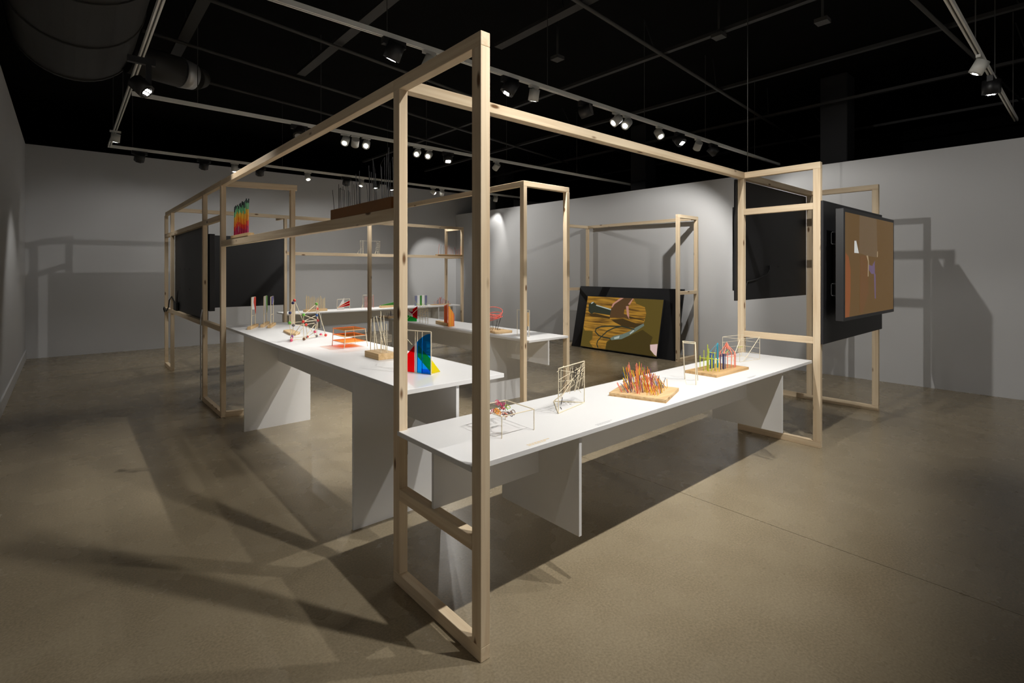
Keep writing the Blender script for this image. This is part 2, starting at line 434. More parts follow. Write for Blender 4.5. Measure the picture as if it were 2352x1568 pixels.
# ------------------------------------------------------------------ tables
def table(label, x0, x1, y0, y1, z, along, legs, leg_z, apron_z, tt=0.024):
    t = thing('white_table', label, 'table', ((x0 + x1) / 2, (y0 + y1) / 2, 0))
    MB().box(x0, x1, y0, y1, z - tt, z).build('tabletop', WHITE, t, bevel=0.0015)
    xm, ym, e = (x0 + x1) / 2, (y0 + y1) / 2, 0.009
    if along == 'x': MB().box(x0 + .012, x1 - .012, ym - e, ym + e, apron_z, z - tt).build('apron', WHITE, t)
    else: MB().box(xm - e, xm + e, y0 + .012, y1 - .012, apron_z, z - tt).build('apron', WHITE, t)
    for c in legs:      # each leg is a board either side of the apron
        if along == 'x':
            MB().box(c - e, c + e, y0 + .012, ym - e, leg_z, z - tt).box(c - e, c + e, ym + e, y1 - .012, leg_z, z - tt).box(c - e, c + e, ym - e, ym + e, leg_z, apron_z).build('leg_panel', WHITE, t)
        else:
            MB().box(x0 + .004, xm - e, c - e, c + e, leg_z, z - tt).box(xm + e, x1 - .012, c - e, c + e, leg_z, z - tt).box(xm - e, xm + e, c - e, c + e, leg_z, apron_z).build('leg_panel', WHITE, t)
    return t
T2 = table('long white table hung between the nearest frame and the right end frame', 1.203, 4.826, 1.625, 2.222, 0.74, 'x', (1.86, 4.235), 0.238, 0.467)
T1 = table('tall white table on panel legs beside the left run of posts', 1.258, 1.885, 2.232, 6.05, 0.925, 'y', (2.86, 5.27), 0.0, 0.63)
T3 = table('white table in the middle under the second beam', 3.597, 4.187, 3.86, 7.46, 0.79, 'y', (4.56, 6.8), 0.0, 0.50)
T4 = table('white table far back in front of the rear wall', 2.90, 6.57, 9.285, 9.85, 0.755, 'x', (3.50, 6.02), 0.46, 0.48)
MB().box(1.2505, 1.2515, 2.205, 2.222, 0.62, 0.72).build('fixing_plate', STEEL, T2)

# ------------------------------------------------------------------ ceiling: pipes, duct, columns, light tracks
rng = random.Random(7)
names_x = {1.0: 'leftmost', 2.35: 'second from the left', 3.79: 'third from the left', 5.38: 'fourth from the left', 7.09: 'fifth from the left', 8.94: 'sixth from the left', 11.0: 'rightmost'}
for x, lab in names_x.items():
    t = thing('ceiling_strut', 'dark strut running away under the black ceiling, %s' % lab, 'strut', (x, 4, 4.09))
    w = 0.055 if x in (1.0, 2.35, 3.79) else 0.03
    ye = {1.0: 7.3, 2.35: 6.95, 3.79: 4.6}.get(x, 11.6)
    MB().box(x - w, x + w, -6.5, ye, 4.09, 4.13).build('channel', STRUT, t)
    for y in [k for k in (0.4, 3.4, 6.4, 9.4) if k + .3 < ye]: stick((x, y + .3 * rng.random(), 4.13), (x, y + .3, 4.6), 0.006, STRUT, t, 'hanger_rod')
for (a, b), lab in zip((((3.0, 3.2), (13.0, 4.09)), ((0.62, 6.69), (9.0, 8.3)), ((0.62, 7.8), (9.5, 9.45)), ((0.62, 5.45), (9.5, 6.85)), ((4.5, 1.28), (13, 0.62))),
                       ('crossing the middle of the ceiling to the dark column', 'passing behind the round duct', 'lowest and farthest of the cross pipes', 'crossing above the middle track lamps', 'at the far right beside the track')):
    MBp = MB().tube([(a[0], a[1], 4.06), (b[0], b[1], 4.06)], 0.02, 8)
    tag(MBp.build('conduit_pipe', PIPE), 'thin grey pipe %s' % lab, 'pipe')
d = thing('air_duct', 'large round dark air duct under the ceiling at upper left', 'duct', (0.07, 4.5, 3.98))
MB().tube([(0.07, -4, 3.98), (0.07, 7.0, 3.98)], 0.5, 40).build('duct_body', DUCT, d)
for y in (6.92, 5.9, 4.9, 3.9): MB().tube([(0.07, y, 3.98), (0.07, y + 0.03, 3.98)], 0.51, 40).build('seam_ring', DUCT, d)
br = MB().tube([(0.5, 6.85, 3.80), (1.0, 7.0, 3.80)], 0.17, 24).build('branch_pipe', DUCT, d)
MB().tube([(1.0, 7.0, 3.80), (1.14, 7.06, 3.80)], 0.172, 24, r2=0.15).build('elbow_gore', GALV, d)
MB().tube([(1.14, 7.06, 3.80), (1.25, 7.16, 3.84)], 0.15, 24, r2=0.11).build('elbow_end', DUCT, d)
for k, (x, y) in enumerate(((9.35, 2.78), (9.35, 6.45), (9.6, 11.35))):
    tag(MB().box(x - .19, x + .19, y - .19, y + .19, 0, 4.6).build('column', COLUMN, bevel=0.01),
        'black square column behind the right wall, ' + ('nearest and widest' if k == 0 else 'middle one' if k == 1 else 'farthest one'), 'column')
for (x, y), lab in zip(((5.36, 2.73), (5.84, 1.87), (4.46, 4.29)), ('beside the strut crossing at top right of centre', 'alone at the upper right', 'left of the others, above the middle track')):
    j = thing('junction_box', 'small grey ceiling junction box %s' % lab, 'box', (x, y, 4.0))
    MB().box(x - .06, x + .06, y - .06, y + .06, 4.04, 4.08).build('cover', PIPE, j); MB().tube([(x, y, 4.08), (x, y, 4.6)], .012, 8).build('conduit', STRUT, j)

ZT = 3.40
def track(label, p, q, rods):
    t = thing('light_track', label, 'track', ((p[0] + q[0]) / 2, (p[1] + q[1]) / 2, ZT - .04))
    P, Q = Vector((*p, 0)), Vector((*q, 0)); d = (Q - P).normalized(); s = Vector((-d.y, d.x, 0))
    for k in (-1, 1):
        MB().bar(P + s * .0125 * k + Vector((0, 0, ZT - .02)), Q + s * .0125 * k + Vector((0, 0, ZT - .02)), 0.012, 0.04).build('side_rail', TRACKM, t)
    MB().bar(P + Vector((0, 0, ZT - .012)), Q + Vector((0, 0, ZT - .012)), 0.013, 0.02).build('slot', SLOT, t)
    for r in rods:
        c = P + d * r; stick(c + Vector((0, 0, ZT)), c + Vector((0, 0, 4.6)), 0.004, PIPE, t, 'hanger_rod')
track('white track along the back wall, farthest of the cross tracks', (0.48, 9.79), (9.0, 9.79), (0.3, 2.5, 4.6, 6.8))
track('white cross track in the middle of the ceiling, second farthest', (0.53, 6.72), (9.4, 6.72), (0.6, 2.0, 3.6, 5.2, 7.0))
track('near white cross track passing above the nearest frame', (0.53, 3.73), (9.5, 3.73), (1.4, 3.2, 4.9, 6.4, 8.0))
track('white track at the upper right corner of the room', (0.55, 0.69), (8.9, 0.69), (2.4, 5.2, 6.4, 8.0))
track('unseen white track added behind the viewer for fill lamps', (0.55, -2.35), (8.2, -2.35), (2.0, 5.0))  # added out of view, only to carry the fill lamps
track('white track on the left running away to the back track', (0.5, -3.0), (0.5, 9.77), (10.4, 12.0))

ORD = ['first', 'second', 'third', 'fourth', 'fifth', 'sixth', 'seventh', 'eighth', 'ninth', 'tenth', 'eleventh', 'twelfth', 'thirteenth']
def lamp(x, y, aim, white, power, half, label, drop=0.0, lit=True, blend=0.5, dots=False):
    """track spotlight: adapter, stem, head, lens and its own light"""
    hz = 3.265 - drop
    t = thing('track_spotlight', label, 'spotlight', (x, y, hz))
    c = Vector((x, y, hz)); d = (Vector(aim) - c).normalized()
    if white:
        MB().box(x - .06, x + .06, y - .016, y + .016, ZT - .065, ZT - .041).build('adapter', LWHITE, t)
        MB().tube([(x, y, ZT - .065), (x, y, hz + .05)], 0.010, 8).bar((x - .03, y, hz + .05), (x + .03, y, hz + .05), .02, .012).build('stem', LWHITE, t)
        a, b, r, n = c - d * .055, c + d * .055, 0.052, 20
        body = LWHITE
    else:
        MB().box(x - .10, x + .10, y - .022, y + .022, ZT - .095, ZT - .041).build('adapter', LBLACK, t)
        MB().box(x + .03, x + .07, y - .02, y + .02, hz, ZT - .095).build('stem', LBLACK, t)
        a, b, r, n = c - d * .07, c + d * .06, 0.072, 8
        body = LBLACK
    MB().tube([a, b], r, n).build('head', body, t)
    lens = MB().tube([b + d * .0005, b + d * .003], r * .66, 20).build('lens', LED if lit and white and not dots else GALV if not lit else LBLACK, t)
    if lit and (dots or not white):      # six bright diodes behind the glass
        e1 = Vector((0, 0, 1)).cross(d).normalized() if abs(d.z) < .98 else Vector((1, 0, 0)); e2 = d.cross(e1)
        mb = MB()
        for i in (-1, 0, 1):
            for j in (-.5, .5):
                c0 = b + d * .0035 + e1 * (r * .38 * i) + e2 * (r * .44 * j); mb.tube([c0, c0 + d * .0015], r * .17, 10)
        mb.build('diodes', LED6, t)
    if lit:
        MB().tube([b + d * .0035 + r * .62 * (math.cos(k * math.pi / 8) * d.orthogonal().normalized() + math.sin(k * math.pi / 8) * d.cross(d.orthogonal().normalized())) for k in range(16)], 0.0035, 6, closed=True).build('rim', body, t)
        ld = bpy.data.lights.new('spot', 'SPOT')
        ld.energy = power * POWER; ld.spot_size = R(half * 2); ld.spot_blend = blend; ld.shadow_soft_size = 0.022
        ld.color = (1.0, 0.965, 0.91)
        lo = bpy.data.objects.new('spot_light', ld); C.objects.link(lo); lo.parent = t
        lo.location = d * .078; lo.rotation_mode = 'QUATERNION'; lo.rotation_quaternion = Vector((0, 0, -1)).rotation_difference(d)
    return t
W_, B_ = True, False
def row(place, lst, count='from the left'):
    for k, (x, y, aim, white, power, half, *rest) in enumerate(lst):
        lamp(x, y, aim, white, power, half, '%s track spotlight, %s lamp %s on the %s' % ('white' if white else 'black', ORD[k], count, place), *rest)
# lamps over the viewer's head, outside the picture
row('track of the upper right lamps', [(1.75, .69, (1.7, 2.15, .8), B_, 175, 43, 0., True, .9), (2.55, .69, (2.5, 2.15, .8), W_, 155, 42, 0., True, .9), (3.35, .69, (3.4, 2.15, .8), B_, 160, 41, 0., True, .9), (4.05, .69, (4.3, 2.2, .8), W_, 160, 39, 0., True, .9)], 'overhead')
row('unseen track of added fill lamps behind the viewer', [(1.5, -2.35, (1.2, -6, 1.6), W_, 260, 52), (4.2, -2.35, (4.2, -6, 1.6), W_, 260, 52), (6.8, -2.35, (6.8, -6, 1.6), W_, 200, 52)])  # added fill lamps: bounce off the rear wall softens the shaded faces
row('left track', [(.5, 2.0, (6.7, 1.75, 1.5), B_, 340, 25)], 'overhead')
row('upper right track', [(5.95, .69, (5.9, 1.9, 1.0), W_, 30, 34, 0., True, .5, True), (6.7, .69, (7.2, .9, 0), B_, 22, 40)])
row('near cross track', [(1.99, 3.73, (1.5, 4.8, .92), B_, 18, 32), (2.32, 3.73, (1.6, 5.0, .7), W_, 35, 30), (3.22, 3.73, (1.85, 4.6, .5), B_, 250, 27, 0., True, .7), (3.54, 3.73, (3.9, 4.7, .79), W_, 170, 40),
                         (4.32, 3.73, (0.7, 12.0, 1.1), B_, 200, 15, 0., True, .9), (4.87, 3.73, (1.7, 4.9, .6), W_, 70, 22, 0., True, .8), (5.07, 3.73, (1.7, 3.3, .6), W_, 55, 20, 0., True, .8), (5.76, 3.73, (5.0, 1.5, .2), W_, 12, 34),
                         (6.24, 3.73, (6.2, 1.2, .2), B_, 14, 34), (6.72, 3.73, (8.0, 5.6, 1.2), W_, 165, 46), (7.16, 3.73, (8.3, 2.4, 1.5), B_, 55, 46)])
row('middle cross track', [(2.25, 6.72, (1.6, 5.4, .9), B_, 0, 34, 0.0, False), (2.86, 6.72, (1.5, 5.2, .9), W_, 25, 28), (3.0, 6.72, (3.9, 9.5, .9), W_, 140, 28, 0., True, .8), (3.16, 6.72, (1.55, 4.0, .9), W_, 25, 26), (3.97, 6.72, (0.9, 3.3, .5), W_, 80, 20, 0., True, .8),
                           (4.17, 6.72, (1.0, 3.8, .5), W_, 60, 20, 0., True, .8), (4.52, 6.72, (3.9, 5.4, .79), B_, 80, 32), (5.50, 6.72, (5.2, 9.6, .9), W_, 150, 30, 0., True, .8)])
row('back track', [(.87, 9.8, (.7, 12.1, .7), B_, 10, 52), (1.74, 9.8, (1.8, 12.1, .7), B_, 12, 52), (2.2, 9.8, (2.2, 9.9, 0), W_, 40, 40), (2.6, 9.8, (3.2, 12.0, .7), B_, 20, 52), (3.44, 9.8, (3.4, 8.2, .3), W_, 60, 40),
                   (4.19, 9.8, (4.6, 12.0, .7), B_, 28, 52), (4.5, 9.8, (3.8, 9.4, .7), W_, 80, 40), (4.83, 9.8, (4.6, 9.6, .7), B_, 70, 36), (5.15, 9.8, (5.6, 9.6, .7), B_, 70, 36), (6.2, 9.8, (8.2, 8.4, 1.3), W_, 120, 46),
                   (6.43, 9.8, (7.6, 12.0, 1.35), W_, 130, 18), (8.0, 9.8, (8.1, 11.0, 0.5), W_, 40, 40)])
row('left track', [(.5, 5.48, (2.6, 3.9, 0.6), B_, 45, 32, .16), (.5, 8.57, (.2, 9.4, 0), W_, 50, 42)], 'from the front')

# ------------------------------------------------------------------ black panels and screens
def panel(name, label, cat, b, mat=BPANEL, holes=()):
    o = MB().box(*b).build(name, mat, bevel=0.002)
    tag(o, label, cat)
    for hx, hy, hz, sx, sy, sz in holes:
        MB().box(hx - sx, hx + sx, hy - sy, hy + sy, hz - sz, hz + sz).build('bracket_slot', RUBBER, o)
    return o
panel('display_board', 'black board filling the left run between upper and lower rails', 'panel', (1.246, 1.262, 6.86, 9.147, 0.90, 2.045),
      holes=[(1.2455, y, z, .0015, .05, .008) for y, z in ((8.72, 1.53), (8.35, 1.53), (7.98, 1.53), (8.72, 1.26), (7.98, 1.26))])
mon = thing('hung_screen', 'flat screen hung behind the black board of the left run', 'screen', (1.34, 7.6, 1.02))
MB().box(1.302, 1.362, 7.02, 8.60, 1.02, 1.95).build('casing', BPLAST, mon, bevel=0.003)
MB().box(1.262, 1.302, 7.3, 7.9, 1.3, 1.7).build('mount', BPLAST, mon)
panel('display_board', 'wide black board hung under the back beam at far left', 'panel', (1.30, 2.835, 9.235, 9.255, 0.92, 2.068),
      holes=[(2.13, 9.2345, z, .008, .001, .008) for z in (1.41, 1.58)])
panel('display_board', 'black board seen through the right end frame, hung under the beam', 'panel', (4.80, 6.565, 2.275, 2.295, 1.222, 2.376),
      holes=[(x, 2.2745, 1.55, .03, .0008, .008) for x in (5.55, 5.80)])
mon = thing('hung_screen', 'thin dark screen edge behind the board in the right end frame', 'screen', (5.5, 2.36, 1.31))
MB().box(4.95, 6.40, 2.335, 2.382, 1.312, 2.132).build('casing', BPLAST, mon, bevel=0.003)
MB().box(5.2, 5.8, 2.295, 2.335, 1.5, 1.9).build('mount', BPLAST, mon)
panel('display_board', 'black board on the right end frame carrying the brown screen', 'panel', (4.832, 6.60, 1.540, 1.561, 0.885, 2.103))

def picture(parent, name, origin, ux, uy, nrm, bg, shapes, mats, strokes=()):
    """flat picture on a screen: polygons in (s, t) laid just above the glass"""
    o3, ux, uy, nrm = Vector(origin), Vector(ux), Vector(uy), Vector(nrm).normalized()
    P = lambda s, t, k: o3 + ux * min(max(s, 0), 1) + uy * min(max(t, 0), 1) + nrm * (0.0004 + 0.0002 * k)
    mb = MB(); mb.face([P(0, 0, 0), P(1, 0, 0), P(1, 1, 0), P(0, 1, 0)], 0)
    k = 1
    for pts, mi in shapes:
        mb.face([P(s, t, k) for s, t in pts], mi); k += 1
    for pts, w, mi in strokes:
        for (s0, t0), (s1, t1) in zip(pts, pts[1:]):
            a = Vector((s0 * ux.length, t0 * uy.length)); b = Vector((s1 * ux.length, t1 * uy.length)); d = (b - a).normalized(); n = Vector((-d.y, d.x)) * w; e = d * w * .5
            mb.face([P(c.x / ux.length, c.y / uy.length, k) for c in (a - e - n, b + e - n, b + e + n, a - e + n)], mi)
        k += 1
    return mb.build(name, [bg] + mats, parent)

# hung screen, facing the near side
mon = thing('hung_screen', 'large hung screen glowing dark brown with a white paper shape', 'screen', (5.57, 1.41, 1.09))
X0, X1, Z0, Z1, YF = 4.80, 6.345, 1.092, 2.022, 1.38
MB().box(X0, X1, YF, 1.441, Z0, Z1).build('casing', BPLAST, mon, bevel=0.003)
for x in (5.1, 6.0): MB().box(x - .03, x + .03, 1.441, 1.540, 1.25, 1.85).build('mount_arm', BPLAST, mon)
for z in (1.35, 1.78):
    MB().tube([(4.83, 1.455, z - .05), (4.83, 1.475, z - .05), (4.83, 1.480, z - .04), (4.83, 1.480, z + .04), (4.83, 1.475, z + .05), (4.83, 1.455, z + .05)], .004, 6).tube([(4.83, 1.441, z - .05), (4.83, 1.456, z - .05)], .004, 6).tube([(4.83, 1.441, z + .05), (4.83, 1.456, z + .05)], .004, 6).build('handle', BPLAST, mon)
picture(mon, 'picture', (X0 + .03, YF, Z0 + .03), (X1 - X0 - .06, 0, 0), (0, 0, Z1 - Z0 - .06), (0, -1, 0), glow('screen_brown', (0.100, 0.052, 0.013), 1.0), [
    ([(0.258, 0.998), (0.605, 0.998), (0.628, 0.586), (0.385, 0.599), (0.248, 0.623)], 1),
    ([(0.006, 0.615), (0.06, 0.578), (0.094, 0.452), (0.093, 0.236), (0.072, 0.001), (0, 0.002)], 2),
    ([(0.268, 0.595), (0.405, 0.6), (0.435, 0.219), (0.32, 0.017), (0.262, 0.023)], 6),
    ([(0.162, 0.74), (0.175, 0.735), (0.193, 0.742), (0.244, 0.618), (0.159, 0.619)], 3),
    ([(0.438, 0.506), (0.511, 0.494), (0.563, 0.551), (0.567, 0.41), (0.492, 0.41), (0.439, 0.453)], 4),
    ([(0.546, 0.41), (0.582, 0.409), (0.585, 0.146), (0.564, 0.147)], 4),
    ([(0.389, 0.599), (0.421, 0.601), (0.439, 0.538), (0.431, 0.384), (0.416, 0.384), (0.423, 0.537)], 5),
    ([(0.615, 0.651), (0.631, 0.652), (0.628, 0.591), (0.613, 0.591)], 5)],
    [glow('screen_haze', (0.115, 0.072, 0.035), 1), glow('screen_rust', (0.19, 0.055, 0.012), 1), glow('screen_paper', (0.50, 0.50, 0.47), 1), glow('screen_purple', (0.115, 0.075, 0.13), 1), glow('screen_cream', (0.30, 0.22, 0.13), 1), glow('screen_umber', (0.115, 0.05, 0.014), 1)])

# leaning screen by the right wall
YA, YB = 6.975, 4.655          # left and right edge
bx0, bx1, bh = 7.665, 7.93, 1.19
LP = thing('display_board', 'big black board leaning on the frame by the right wall', 'panel', (7.8, 5.82, 0))
up = Vector((bx1 - bx0, 0, bh)); nrm = Vector((-bh, 0, bx1 - bx0)).normalized()
MB().slab([(bx0, YA, 0), (bx0, YB, 0), Vector((bx0, YB, 0)) + up, Vector((bx0, YA, 0)) + up], -nrm * 0.03 + Vector((0.004, 0, 0.008))).build('board', BPANEL, LP)
mon = thing('floor_screen', 'bright leaning screen showing a hand and a microphone on wooden boards', 'screen', (7.65, 5.85, 0.0))
u1 = up.normalized()
S0 = Vector((bx0, 6.70, 0)) + u1 * 0.012 + nrm * 0.012
MB().slab([S0, S0 + Vector((0, -1.73, 0)), S0 + Vector((0, -1.73, 0)) + u1 * 1.01, S0 + u1 * 1.01], nrm * 0.05).build('casing', BPLAST, mon, bevel=0.003)
picture(mon, 'picture', S0 + nrm * 0.05 + Vector((0, -.012, 0)) + u1 * .012, (0, -1.706, 0), u1 * 0.986, nrm, screen_wood(), [
    ([(0.051, 0.645), (0.142, 0.669), (0.362, 0.621), (0.357, 0.583), (0.093, 0.6)], 2),
    ([(0.375, 0.574), (0.533, 0.607), (0.701, 0.547), (0.795, 0.549), (0.709, 0.455), (0.546, 0.465), (0.431, 0.527)], 2),
    ([(0.64, 0.997), (0.677, 0.908), (0.792, 0.849), (0.817, 0.736), (0.811, 0.632), (0.802, 0.55), (0.733, 0.459), (0.625, 0.324), (0.523, 0.271), (0.401, 0.219), (0.357, 0.132), (0.353, 0), (1, 0), (1, 1)], 1),
    ([(0.03, 0.848), (0.091, 0.898), (0.142, 0.846), (0.149, 0.695), (0.088, 0.65), (0.041, 0.695)], 3),
    ([(0.136, 0.82), (0.37, 0.757), (0.372, 0.653), (0.122, 0.679)], 3),
    ([(0.141, 0.839), (0.365, 0.771), (0.364, 0.750), (0.141, 0.820)], 5), ([(0.061, 0.87), (0.091, 0.894), (0.102, 0.88), (0.068, 0.845)], 5),
    ([(0.471, 1), (0.636, 0.999), (0.599, 0.877), (0.538, 0.775), (0.537, 0.703), (0.61, 0.664), (0.615, 0.606), (0.556, 0.628), (0.354, 0.608), (0.361, 0.805), (0.387, 0.893)], 4),
    ([(0.469, 1), (0.371, 0.88), (0.36, 0.805), (0.374, 0.806), (0.398, 0.876), (0.509, 0.999)], 6), ([(0.552, 0.848), (0.584, 0.854), (0.618, 0.606), (0.58, 0.684)], 6), ([(0.636, 0.999), (0.624, 0.998), (0.577, 0.887), (0.599, 0.875)], 6),
    ([(0.61, 0.664), (0.804, 0.619), (0.802, 0.602), (0.608, 0.638)], 2),
    ([(0.36, 0), (0.365, 0.132), (0.41, 0.2), (0.63, 0.29), (0.80, 0.44), (0.93, 0.33), (0.91, 0.19), (0.92, 0.1), (0.97, 0.0)], 9),
    ([(0.401, 0.219), (0.447, 0.27), (0.56, 0.325), (0.636, 0.385), (0.708, 0.467), (0.802, 0.556), (0.813, 0.517), (0.729, 0.412), (0.635, 0.303), (0.552, 0.229), (0.421, 0.187)], 7),
    ([(0.45, 0.24), (0.521, 0.289), (0.518, 0.24), (0.461, 0.212)], 5), ([(0.646, 0.357), (0.696, 0.43), (0.695, 0.395), (0.652, 0.335)], 5),
    ([(0, 0.382), (0.029, 0.311), (0.146, 0.317), (0.156, 0.168), (0.117, 0.099), (0.183, 0.002), (0, 0)], 1),
    ([(0.91, 0.193), (0.997, 0.221), (1, 0.011), (0.976, 0.028), (0.921, 0.105)], 8)],
    [glow('screen_olive', (0.090, 0.062, 0.010), 1), glow('screen_shade', (0.045, 0.025, 0.006), 1), glow('screen_mic', (0.022, 0.026, 0.016), 1), glow('screen_hand', (0.075, 0.038, 0.014), 1),
     glow('screen_glint', (0.36, 0.40, 0.36), 1), glow('screen_skin', (0.42, 0.20, 0.15), 1), glow('screen_silver', (0.12, 0.15, 0.12), 1), glow('screen_pink', (0.60, 0.43, 0.40), 1), glow('screen_dark_olive', (0.048, 0.032, 0.006), 1)],
    [([(0.695, 0.435), (0.53, 0.463), (0.379, 0.446), (0.258, 0.422), (0.19, 0.374), (0.183, 0.31), (0.24, 0.245), (0.313, 0.222), (0.401, 0.213)], .012, 3),
     ([(0.53, 0.463), (0.433, 0.418), (0.353, 0.351), (0.277, 0.227), (0.233, 0.133), (0.23, 0.071), (0.254, 0.014)], .011, 3)])

# cables
tag(MB().tube([(4.99, 2.25, 4.6), (4.99, 2.25, 3.4), (4.99, 2.25, 2.436)], .004, 6).build('hanging_cable', PIPE), 'thin grey cable hanging from the ceiling to the right end frame', 'cable')
tag(MB().tube([(4.93, 2.264, 1.24), (5.0, 2.26, 1.40), (5.2, 2.26, 1.42), (5.45, 2.26, 1.47), (5.52, 2.262, 1.52), (5.53, 2.264, 1.56)], .007, 6).build('black_cable', RUBBER), 'short black cable drooping on the board in the right end frame', 'cable')
tag(MB().tube([(1.19, 6.80, 1.06), (1.185, 6.83, 0.99), (1.184, 6.865, 0.9), (1.184, 6.865, 0.4), (1.186, 6.862, 0.08), (1.187, 6.90, 0.008)], .007, 6).build('white_cable', CABLEW), 'white cable running down a post of the left run', 'cable')
g = thing('cable_box', 'small black adapter with looped cable on the lower rail at far left', 'adapter', (1.225, 8.93, .925))
MB().box(1.205, 1.24, 8.78, 9.02, .925, 1.05).build('adapter_body', RUBBER, g, bevel=.008)
MB().tube([(1.22, 9.0, 1.04), (1.20, 9.12, 1.12), (1.185, 9.25, 1.06), (1.18, 9.3, .95), (1.18, 9.5, .88), (1.18, 9.75, .93), (1.18, 9.80, .90), (1.18, 9.7, .86)], .008, 6).build('cable_loop', RUBBER, g)
MB().tube([(1.22, 8.8, 1.04), (1.215, 8.74, 1.12), (1.22, 8.72, 1.22)], .006, 6).build('cable_tail', RUBBER, g)

# wall text
for lab, x0, x1, zs in (('short block of small grey lettering on the back wall', 7.46, 7.63, (1.40, 1.375, 1.34, 1.315, 1.29)), ('taller block of small grey lettering on the back wall', 7.70, 7.86, [1.41, 1.39, 1.37] + [1.30 - .022 * i for i in range(11)])):
    mb = MB(); rr = random.Random(int(x0 * 100))
    for z in zs:
        x = x0; xe = x0 + (x1 - x0) * rr.uniform(.65, 1)
        while x < xe:
            w = rr.uniform(.010, .028); yw = 12.185 - (x + .665) * .02598
            mb.box(x, x + w, yw - .0015, yw - .0002, z - .010, z); x += w + .006
    tag(mb.build('wall_text', LETTER), lab, 'lettering')
# table captions
for lab, x, y, m in (('tan caption lettering at the near edge by the wire box', 1.60, 1.663, LTAN), ('faint caption lettering at the near edge by the angled frame', 2.06, 1.655, WALL), ('faint caption lettering at the near edge by the block of towers', 3.75, 1.665, WALL)):
    mb = MB(); rr = random.Random(int(x * 100))
    for row_, L in enumerate((.13, .10)):
        xx = x - .065
        while xx < x - .065 + L:
            w = rr.uniform(.008, .02); mb.box(xx, xx + w, y - row_ * .012 - .004, y - row_ * .012 + .004, .7402, .7406); xx += w + .004
    tag(mb.build('caption', m), lab, 'lettering')

# ------------------------------------------------------------------ models on the near right table
Z = 0.74
r_ = 0.0024
t = thing('wire_box_model', 'open box of thin sticks with a chain of coloured rubber bands', 'model', (1.61, 1.91, Z))
cs = [(1.508, 1.803), (1.708, 1.799), (1.716, 2.022), (1.516, 2.026)]
for i in range(4):
    a, b = cs[i], cs[(i + 1) % 4]
    stick((*a, Z), (*a, Z + .1), r_, SKEWER, t, 'upright'); stick((*a, Z + .1), (*b, Z + .1), r_, SKEWER, t, 'edge_stick')
def chain(pts, cols, k=3, rad=.011):
    for (a, b) in zip(pts, pts[1:]):
        for j in range(k):
            f = j / k; c = Vector((a[0] + (b[0] - a[0]) * f, a[1] + (b[1] - a[1]) * f, Z + .1 + rng.uniform(-.004, .004)))
            n = Vector((rng.uniform(-1, 1), rng.uniform(-1, 1), rng.uniform(.3, 1))).normalized(); u = n.orthogonal().normalized(); v = n.cross(u)
            MB().tube([c + rad * (1.25 * math.cos(w) * u + .8 * math.sin(w) * v) for w in (2 * math.pi * i / 10 for i in range(10))], .0017, 5, closed=True).build('rubber_band', COL[rng.choice(cols)], t)
chain([(1.663, 2.028), (1.651, 1.982), (1.636, 1.93)], ['pink', 'magenta']); chain([(1.625, 1.918), (1.589, 1.908), (1.545, 1.899), (1.512, 1.92)], ['red', 'pink', 'brown'])
chain([(1.555, 1.906), (1.548, 1.882), (1.529, 1.84)], ['orange', 'amber']); chain([(1.547, 1.844), (1.549, 1.822), (1.574, 1.82), (1.600, 1.818)], ['brown', 'salmon', 'grey']); chain([(1.625, 1.908), (1.65, 1.915)], ['green', 'lime'], 2)

t = thing('stick_screen_model', 'upright rectangular stick frame crossed by many loose white twigs', 'model', (2.14, 1.97, Z))
A, Bq, K = Vector((1.999, 1.915, Z + .003)), Vector((2.277, 1.974, Z + .003)), Vector((2.164, 2.111, Z + .003))
U, V = Bq - A, Vector((0, 0, .24))
off = Vector((U.y, -U.x, 0)).normalized()
pt = lambda s, h, k=0: A + U * s + V * h + off * .002 * k
for a, b in ((pt(0, 0), pt(0, 1)), (pt(1, 0), pt(1, 1)), (pt(0, 1), pt(1, 1)), (A, Bq), (A, K), (K, Bq), (K, pt(1, .63))): stick(a, b, .0028, SKEWER, t, 'frame_stick')
for a, b, c, d_ in ((0, .75, 1, .90), (0, .71, .62, .62), (.06, .95, .95, .70), (.26, .98, .85, .27), (0, .46, 1, .86), (.05, .3, 1, .97), (.68, .9, .98, .62), (.08, .3, .07, .95), (.13, .3, .10, .97), (.25, .42, .27, .97),
                     (.36, .38, .28, .9), (.40, .35, .55, .97), (.60, .35, .86, .95), (.64, .34, .92, .96), (.75, .33, .96, .94), (.7, .8, 1, .8), (.3, .5, .46, .97), (.9, .42, 1.03, .84), (-.04, .93, .2, 1.02), (.6, .6, .99, .78)):
    stick(pt(a, b, rng.choice((-1, 1))), pt(c, d_, rng.choice((-1, 1))), .0014, SKEWER, t, 'twig', 5)
for a, b, c, d_ in ((.57, .62, .57, .92), (.62, .5, .66, .85), (.80, .7, .86, .92), (.13, .62, .24, .7), (.07, .18, .12, .33), (.04, .13, .09, .07), (.28, .55, .34, .57)):
    stick(pt(a, b, 2), pt(c, d_, 2), .0019, BROD, t, 'charred_twig', 5)

